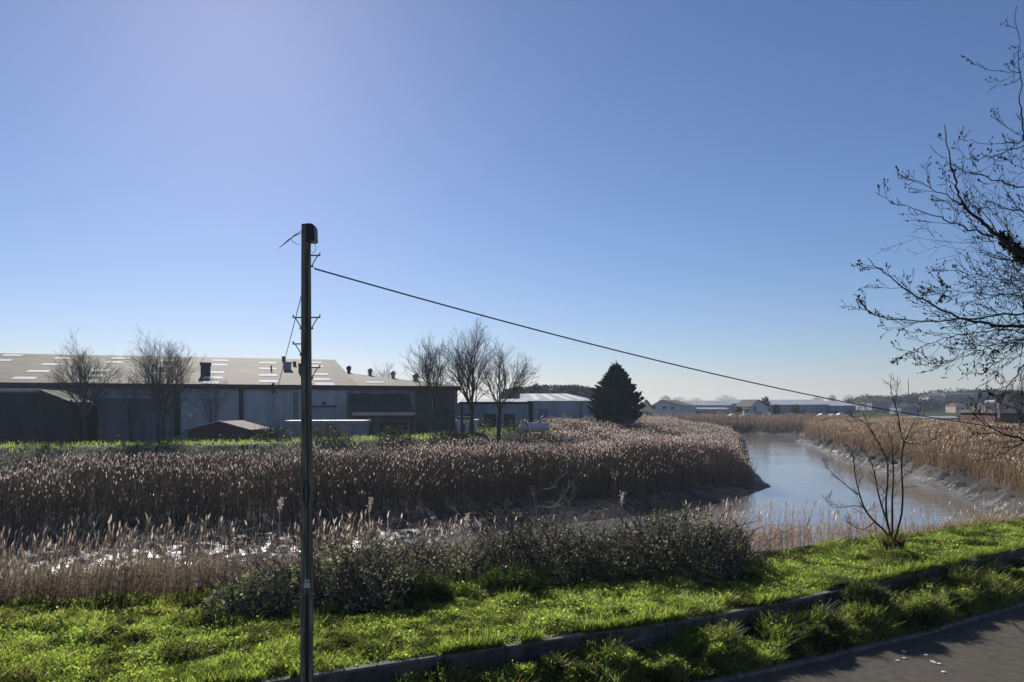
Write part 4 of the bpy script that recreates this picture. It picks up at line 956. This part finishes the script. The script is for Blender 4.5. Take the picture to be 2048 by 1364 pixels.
house('small_green_house', 'small house with a green gable half hidden by the conifer', 'house', 1282,1300,832,812,800,270,8,M['cream'],M['tile'],True,skew=2)
house('long_shed', 'long low shed with a pale roof left of the white house', 'shed', 1372,1464,834,810,801,290,16,M['cladb'],M['slate'],False,[(1450,826,1.6,2.4)])
house('lower_shed', 'low white fronted shed below the long pale roof', 'shed', 1380,1455,836,818,815,268,8,M['clad'],M['fibre2'],False,[(1410,826,8,1.2)],[(1453,2,2.5)])
house('middle_shed', 'dark sided shed directly behind the white gabled cottage', 'shed', 1463,1530,832,807,799,310,18,M['cladb'],M['slate'])
house('white_cottage', 'white gable end cottage with one narrow window by the dark shrubs', 'house', 1502,1537,831,814,800,275,9,M['render_'],M['tile'],True,[(1510,818,.9,2),(1517,827,2,1)],skew=-3,gable_x=1517)
house('cottage_extension', 'low lean-to wing on the left of the white cottage', 'house', 1487,1502,831,818,815,274,6,M['render_'],M['tile'],False,[(1494,822,.8,1.2)])
house('grey_shed', 'very long grey shed with pale roof in the distance', 'shed', 1540,1660,833,809,799,300,22,M['cladb'],M['slate'])
house('end_shed', 'right end bay of the long grey shed with a lower roof', 'shed', 1661,1711,833,811,802,298,20,M['cladb'],M['slate'])

# small evergreen and bare shrubs between the far buildings
def shrub(label, px, top, bot, wpx, Y, pal, n=900, cat='bush', name='distant_bush', group='bushes between the far buildings', trunk=True, lsize=1.):
    rng = np.random.default_rng(int(px*7)); X = X_(px,Y); zb, zt = Z_(bot,Y)-.5, Z_(top,Y); rx = wpx/F*Y/2; H = zt-zb
    t = thing(name, label, cat, (X,Y,zb), group)
    d = rng.normal(size=(n, 3)); d /= np.linalg.norm(d, axis=1, keepdims=True); r = rng.random(n)**.4
    lump = .65+.6*fbm(d[:, 0]*2.5+px, d[:, 1]*2+d[:, 2]*2.5, 3)
    pos = np.stack([X+rx*d[:, 0]*r*lump, Y+rx*d[:, 1]*r*lump, zb+H*.52+H*.5*d[:, 2]*r*lump], 1)
    g = MB(); g.leaves(pos, (.25+.5*rng.random(n))*H/5*lsize, pick(n, pal, .3, rng=rng), rng, .55); g.build('crown', M['dark_leaf'], t)
    g = MB(); g.tube([(X,Y,zb-.5),(X+.1,Y,zb+H*.3),(X,Y,zb+H*.6)], [H*.03,H*.022,H*.01], 6); g.build('trunk', M['bark'], t)
EV = [(.02,.035,.02),(.03,.045,.022)]; BR = [(.10,.06,.05),(.12,.08,.06)]; GN = [(.05,.07,.03),(.07,.085,.035)]; GY_ = [(.12,.10,.085),(.14,.12,.10),(.10,.085,.075)]
shrub('dark evergreen tree over the right side of the white cottage', 1530,794,830,24,283,EV)
shrub('dark evergreen shrub right of the white cottage', 1553,808,829,18,282,EV)
shrub('dark bush at the left of the white cottage', 1478,812,830,18,272,EV)
shrub('reddish bare bush in front of the long grey shed', 1590,808,828,22,280,BR)
shrub('pale green bush low in front of the long grey shed', 1600,820,834,30,268,GN)
shrub('dark hedge bush in front of the end bay of the grey shed', 1630,822,834,34,276,EV)
shrub('dark round bush behind the parked white cars', 1668,820,834,36,284,EV)
shrub('dark bush at the foot of the white gabled house', 1292,822,840,34,250,EV)
TG = 'bare trees on the far skyline'
for lab, a in (('faint bare tree on the skyline above the white gabled house', (1331,790,812,26)), ('darker bare tree on the skyline right of the white gabled house', (1358,793,812,36)),
               ('wide bare tree on the skyline above the long pale shed', (1452,789,812,46)), ('small bare tree on the skyline left of the long pale shed', (1392,796,812,30)),
               ('low bare tree on the skyline above the cable end', (1636,791,806,26)), ('small round bare tree on the skyline over the end bay', (1664,789,806,20)),
               ('mixed bare trees at the skyline right of the end bay', (1700,789,812,30)), ('large bare tree on the skyline left of the hilltop house', (1730,787,814,42))):
    shrub(lab, *a[:3], a[3], 420, GY_, 1100, 'tree', 'skyline_tree', TG, lsize=.55)

# wooded rise behind the pale shed
def hill(name, label, pts, Y, dep, m_):
    g = MB(); xs = np.array([X_(p, Y) for p, _ in pts]); zs = np.array([Z_(q, Y) for _, q in pts]); X = np.linspace(xs[0], xs[-1], 60); Z = np.interp(X, xs, zs)
    v = np.linspace(0, 1, 14); prof = np.sin(v*np.pi)**.8
    VX = np.repeat(X[None], 14, 0); VY = np.repeat((Y-dep/2+dep*v)[:, None], 60, 1); VZ = -.4+(Z[None]+.4)*prof[:, None]+.5*(fbm(VX*.05, VY*.05, 8)-.5)
    idx = np.arange(14*60).reshape(14, 60); g.add(np.stack([VX, VY, VZ], -1).reshape(-1, 3), np.stack([idx[:-1, :-1], idx[:-1, 1:], idx[1:, 1:], idx[1:, :-1]], -1).reshape(-1, 4))
    tag(g.build(name, m_, smooth=True), label, kind='structure')
    return lambda x, y: np.interp(x, xs, zs)*np.sin(np.clip((y-Y+dep/2)/dep, 0, 1)*np.pi)**.8-.4
hm = mat('hillside', (.07,.06,.045), .95, .1, .3, .05)
h1 = hill('brown_rise', 'low brown wooded rise behind the pale shed', [(985,815),(1005,792),(1030,785),(1090,783),(1150,784),(1190,788),(1230,812)], 270, 60, hm)
def wood(name, label, hf_, px0, px1, Y0, Y1, n, hgt, pal, lsize, dens=None):
    Y = R.uniform(Y0, Y1, n); px = R.uniform(px0, px1, n); x = (px-CX)/F*Y; z = hf_(x, Y)
    c = fbm(x*.06, Y*.06, 121); h = hgt*(.35+1.0*c); pos = np.stack([x, Y, z+h*R.random(n)**.7], 1)
    g = MB(); g.leaves(pos, lsize*(.5+R.random(n)), pick(n, pal, .3), up=.5, aspect=.5)
    tag(g.build(name, M['dark_leaf']), label, 'woodland', kind='stuff')
wood('brown_scrub', 'brown leafless scrub covering the rise behind the pale shed', h1, 1000, 1215, 246, 282, 9000, 3.2, [(.10,.07,.05),(.12,.085,.06),(.07,.06,.04)], .8)
shrub('dark round tree on top of the brown rise, left one', 1073,766,785,20,262,EV,700); shrub('dark round tree on top of the brown rise, right one', 1145,769,785,20,262,EV,700)
# hill on the right
h2 = hill('far_hill', 'low wooded hill with houses on the right horizon', [(1640,822),(1720,812),(1780,806),(1840,802),(1890,797),(1960,795),(2030,800),(2120,806),(2250,820)], 640, 260, hm)
wood('hill_woodland', 'bare grey woodland over the hill on the right', h2, 1690, 2140, 545, 650, 20000, 8, [(.05,.043,.037),(.06,.052,.042),(.035,.035,.027),(.03,.036,.022)], 1.7)
wood('low_woodland', 'dark bare wood along the flat ground left of the far hill', lambda x, y: x*0, 1714, 2010, 436, 540, 9000, 9.0, [(.045,.04,.034),(.06,.05,.04),(.03,.034,.022),(.05,.03,.028)], 1.0)
HG = 'houses on the far hill'
house('hill_house', 'large greenish roofed building on the skyline left of the hill', 'house', 1744,1788,818,803,791,432,25,M['cladb'],M['mossy'],hip=.22)
house('terrace_house', 'white terrace with a row of bright windows on the hilltop', 'house', 1858,1890,800,793,789,560,14,M['cream'],M['tile'],False,[(1864+5*k,794,1.1,1.4) for k in range(5)],group=HG)
house('long_hall', 'long dark flat hall on the hilltop right of the terrace', 'building', 1890,1958,803,788,785,570,25,M['cladb'],M['tile'],False,[(1920,792,2,1.2),(1938,792,2,1.2)],group=HG,hip=.04)
house('cream_house', 'square cream house with two windows on the hillside', 'house', 1911,1931,828,811,806,430,10,M['cream'],M['rtile'],False,[(1916,817,1.1,1.2),(1925,817,1.1,1.2)],group=HG,hip=.2,chim=(1921,))
house('grey_house', 'grey rendered house with pale windows behind the small bare tree', 'house', 1802,1840,830,814,806,400,12,M['cladb'],M['tile'],False,[(1812,820,1.2,1.3),(1824,820,1.2,1.3),(1834,820,1.2,1.3)],group=HG)
house('low_barn', 'long low barn with a pale flat roof below the hill', 'barn', 1842,1925,846,836,832.5,230,10,M['dclad'],M['fibre2'])
house('white_hill_house', 'small white house among the trees right of the hall', 'house', 1985,1996,818,806,801,480,9,M['render_'],M['slate'],True,group=HG)
house('brick_house', 'dark brown brick house at the right edge beyond the reeds', 'house', 1990,2100,868,826,806,128,10,M['brick'],M['tile'],False,[(2030,840,1.1,1.3)],hip=.1,chim=(2035,))
t = thing('white_post', 'white and red striped post at the corner of the brick house', 'post', P(1998,862,124))
g = MB(); g.tube([P(1999,862,124),P(1997,806,124)], .14, 8); g.build('post_shaft', M['white'], t)
g = MB(); g.tube([P(1998.4,846,124),P(1998,836,124)], .15, 8); g.build('post_band', M['rtile'], t)
# teal fence, hedge, mast
FYd = 170.; t = thing('teal_fence', 'short teal panel fence in front of the low barn', 'fence', (X_(1908,FYd),FYd,.2))
for k in range(5):
    g = MB(); a = X_(1894+k*6,FYd); g.abox(a,FYd,.1,a+.62,FYd+.08,Z_(842,FYd)); g.build('fence_panel', M['green_paint'], t)
g = MB(); [g.abox(X_(1893+k*6,FYd)-.03,FYd-.1,0,X_(1893+k*6,FYd)+.06,FYd-.003,Z_(841,FYd)) for k in range(6)]; g.build('fence_post', M['steel'], t)
for lab, a in (('dark hedge below the low barn', (1870,838,856,60)), ('dark green bush right of the teal fence', (1945,836,858,40)), ('pale green bush left of the low barn', (1740,834,850,60)), ('yellow green bush behind the small bare tree', (1790,836,852,50)), ('dark bush beside the brick house', (1972,838,862,34)), ('dark round bush below the cream house', (1935,826,842,44))):
    shrub(lab, *a[:3], a[3], 185, GN if 'green' in lab else EV, 900, group='bushes below the far hill')
t = thing('mast', 'thin grey mast rising behind the small bare tree', 'mast', P(1817,838,200))
g = MB(); g.tube([P(1817,838,200),P(1817.3,800,200),P(1816.5,757,200)], [.16,.12,.07], 6); g.build('mast_pole', M['steel'], t)
bare_tree('bare tree in front of the brick house at the right edge', 2040, 105, 868, 735, 7, 45, 61, trunk=.25, kids=(6,5,5))

# parked cars beyond the reeds
def car(label, px, py, Y, yaw, mt, src=None):
    t = thing('parked_car', label, 'car', P(px, py, Y), 'cars parked beyond the reeds'); o_ = np.array(t.location)
    def loc(v): c, s = math.cos(yaw), math.sin(yaw); v = np.asarray(v, float); return np.stack([v[:, 0]*c-v[:, 1]*s, v[:, 0]*s+v[:, 1]*c, v[:, 2]], 1)+o_
    prof = np.array([(-2.1,.3),(-2.15,.75),(-1.3,.95),(-.6,1.42),(.9,1.45),(1.7,.98),(2.1,.9),(2.15,.3)])
    g = MB(); g.prism(loc([(a, -.85, b_) for a, b_ in prof]), loc([(0,1.7,0)])[0]-o_); g.build('body', mt, t)
    for sd_ in (-.87,.85):
        g = MB(); g.prism(loc([(a, sd_, b_) for a, b_ in ((-1.1,1.0),(-.5,1.36),(.8,1.38),(1.4,1.0))]), loc([(0,.02,0)])[0]-o_); g.build('window', M['glass'], t)
    for a in (-1.35,1.35):
        for sd_ in (-.9,.7):
            g = MB(); g.tube(loc([(a, sd_, .32),(a, sd_+.2, .32)]), .32, 12); g.build('wheel', M['rubber'], t)
for lab, px, py, yw in (('white parked car, leftmost of the three by the long grey shed', 1645,835,.1), ('white parked car in the middle of the three by the shed', 1662,836,.8), ('white parked car, rightmost of the three by the shed', 1682,834.5,.1), ('pale parked car below the white cottage', 1465,836,.2), ('pale parked car in front of the white cottage door', 1492,837,-.2)):
    car(lab, px, py, 258, yw, M['white'])

# birds and litter
def bird(label, px, py, Y, span):
    c = P(px, py, Y); t = thing('bird', label, 'bird', c); g = MB()
    g.tube(c+np.array([(-.22,0,-.03),(-.1,0,0),(.05,0,.01),(.2,0,.03)])*span, np.array([.015,.06,.06,.01])*span, 8)
    for s in (-1, 1):
        a = c+np.array([(.05,0,.03),(0,s*.25,.14),(-.1,s*.5,.04),(-.16,s*.28,.08),(-.1,0,.02)])*span*np.array([1,1,1]); a = a[:, [0,1,2]]
        rot = a-c; a = c+np.stack([rot[:, 1], rot[:, 0], rot[:, 2]], 1); g.add(np.vstack([a, a-[0,0,.01]]), [(0,1,2,3,4),(9,8,7,6,5)])
    g.build('body', M['feather'], t)
bird('tiny dark bird high in the sky, upper one of two', 497,331,60,.25); bird('tiny dark bird high in the sky, lower one of two', 470,377,60,.18); bird('dark bird gliding low below the overhanging branches', 1888,756,40,.45)
for k, (px, py) in enumerate(((1795,1322),(1808,1317),(1808,1304),(1853,1311),(1865,1324),(1878,1329),(1887,1345),(1869,1327))):
    Y = CH*F/(py-HY); c = P(px, py, Y); g = MB(); n_ = 6; th = np.linspace(0, 6.283, n_, endpoint=False)+R.random(); rr = (.03+.02*R.random(n_))
    top = np.stack([c[0]+rr*np.cos(th), c[1]+rr*np.sin(th), np.full(n_, .012)+.012*R.random(n_)], 1); g.prism(top, (0,0,-.006))
    tag(g.build('litter_scrap', M['paper']), 'small white scrap of litter lying on the lane', 'litter', 'white scraps on the lane')

# ------------------------------------------------------------------ haze
m, nt, out = new_mat('haze_air'); v = nt.nodes.new('ShaderNodeVolumePrincipled'); v.inputs['Density'].default_value = .00022; v.inputs['Color'].default_value = (.68,.83,1,1); v.inputs['Anisotropy'].default_value = .25
nt.links.new(v.outputs[0], out.inputs['Volume'])
g = MB(); g.abox(-2600,-340,-6.2,2600,2600,32); tag(g.build('haze', m), 'thin pale haze over the river flats', kind='stuff')
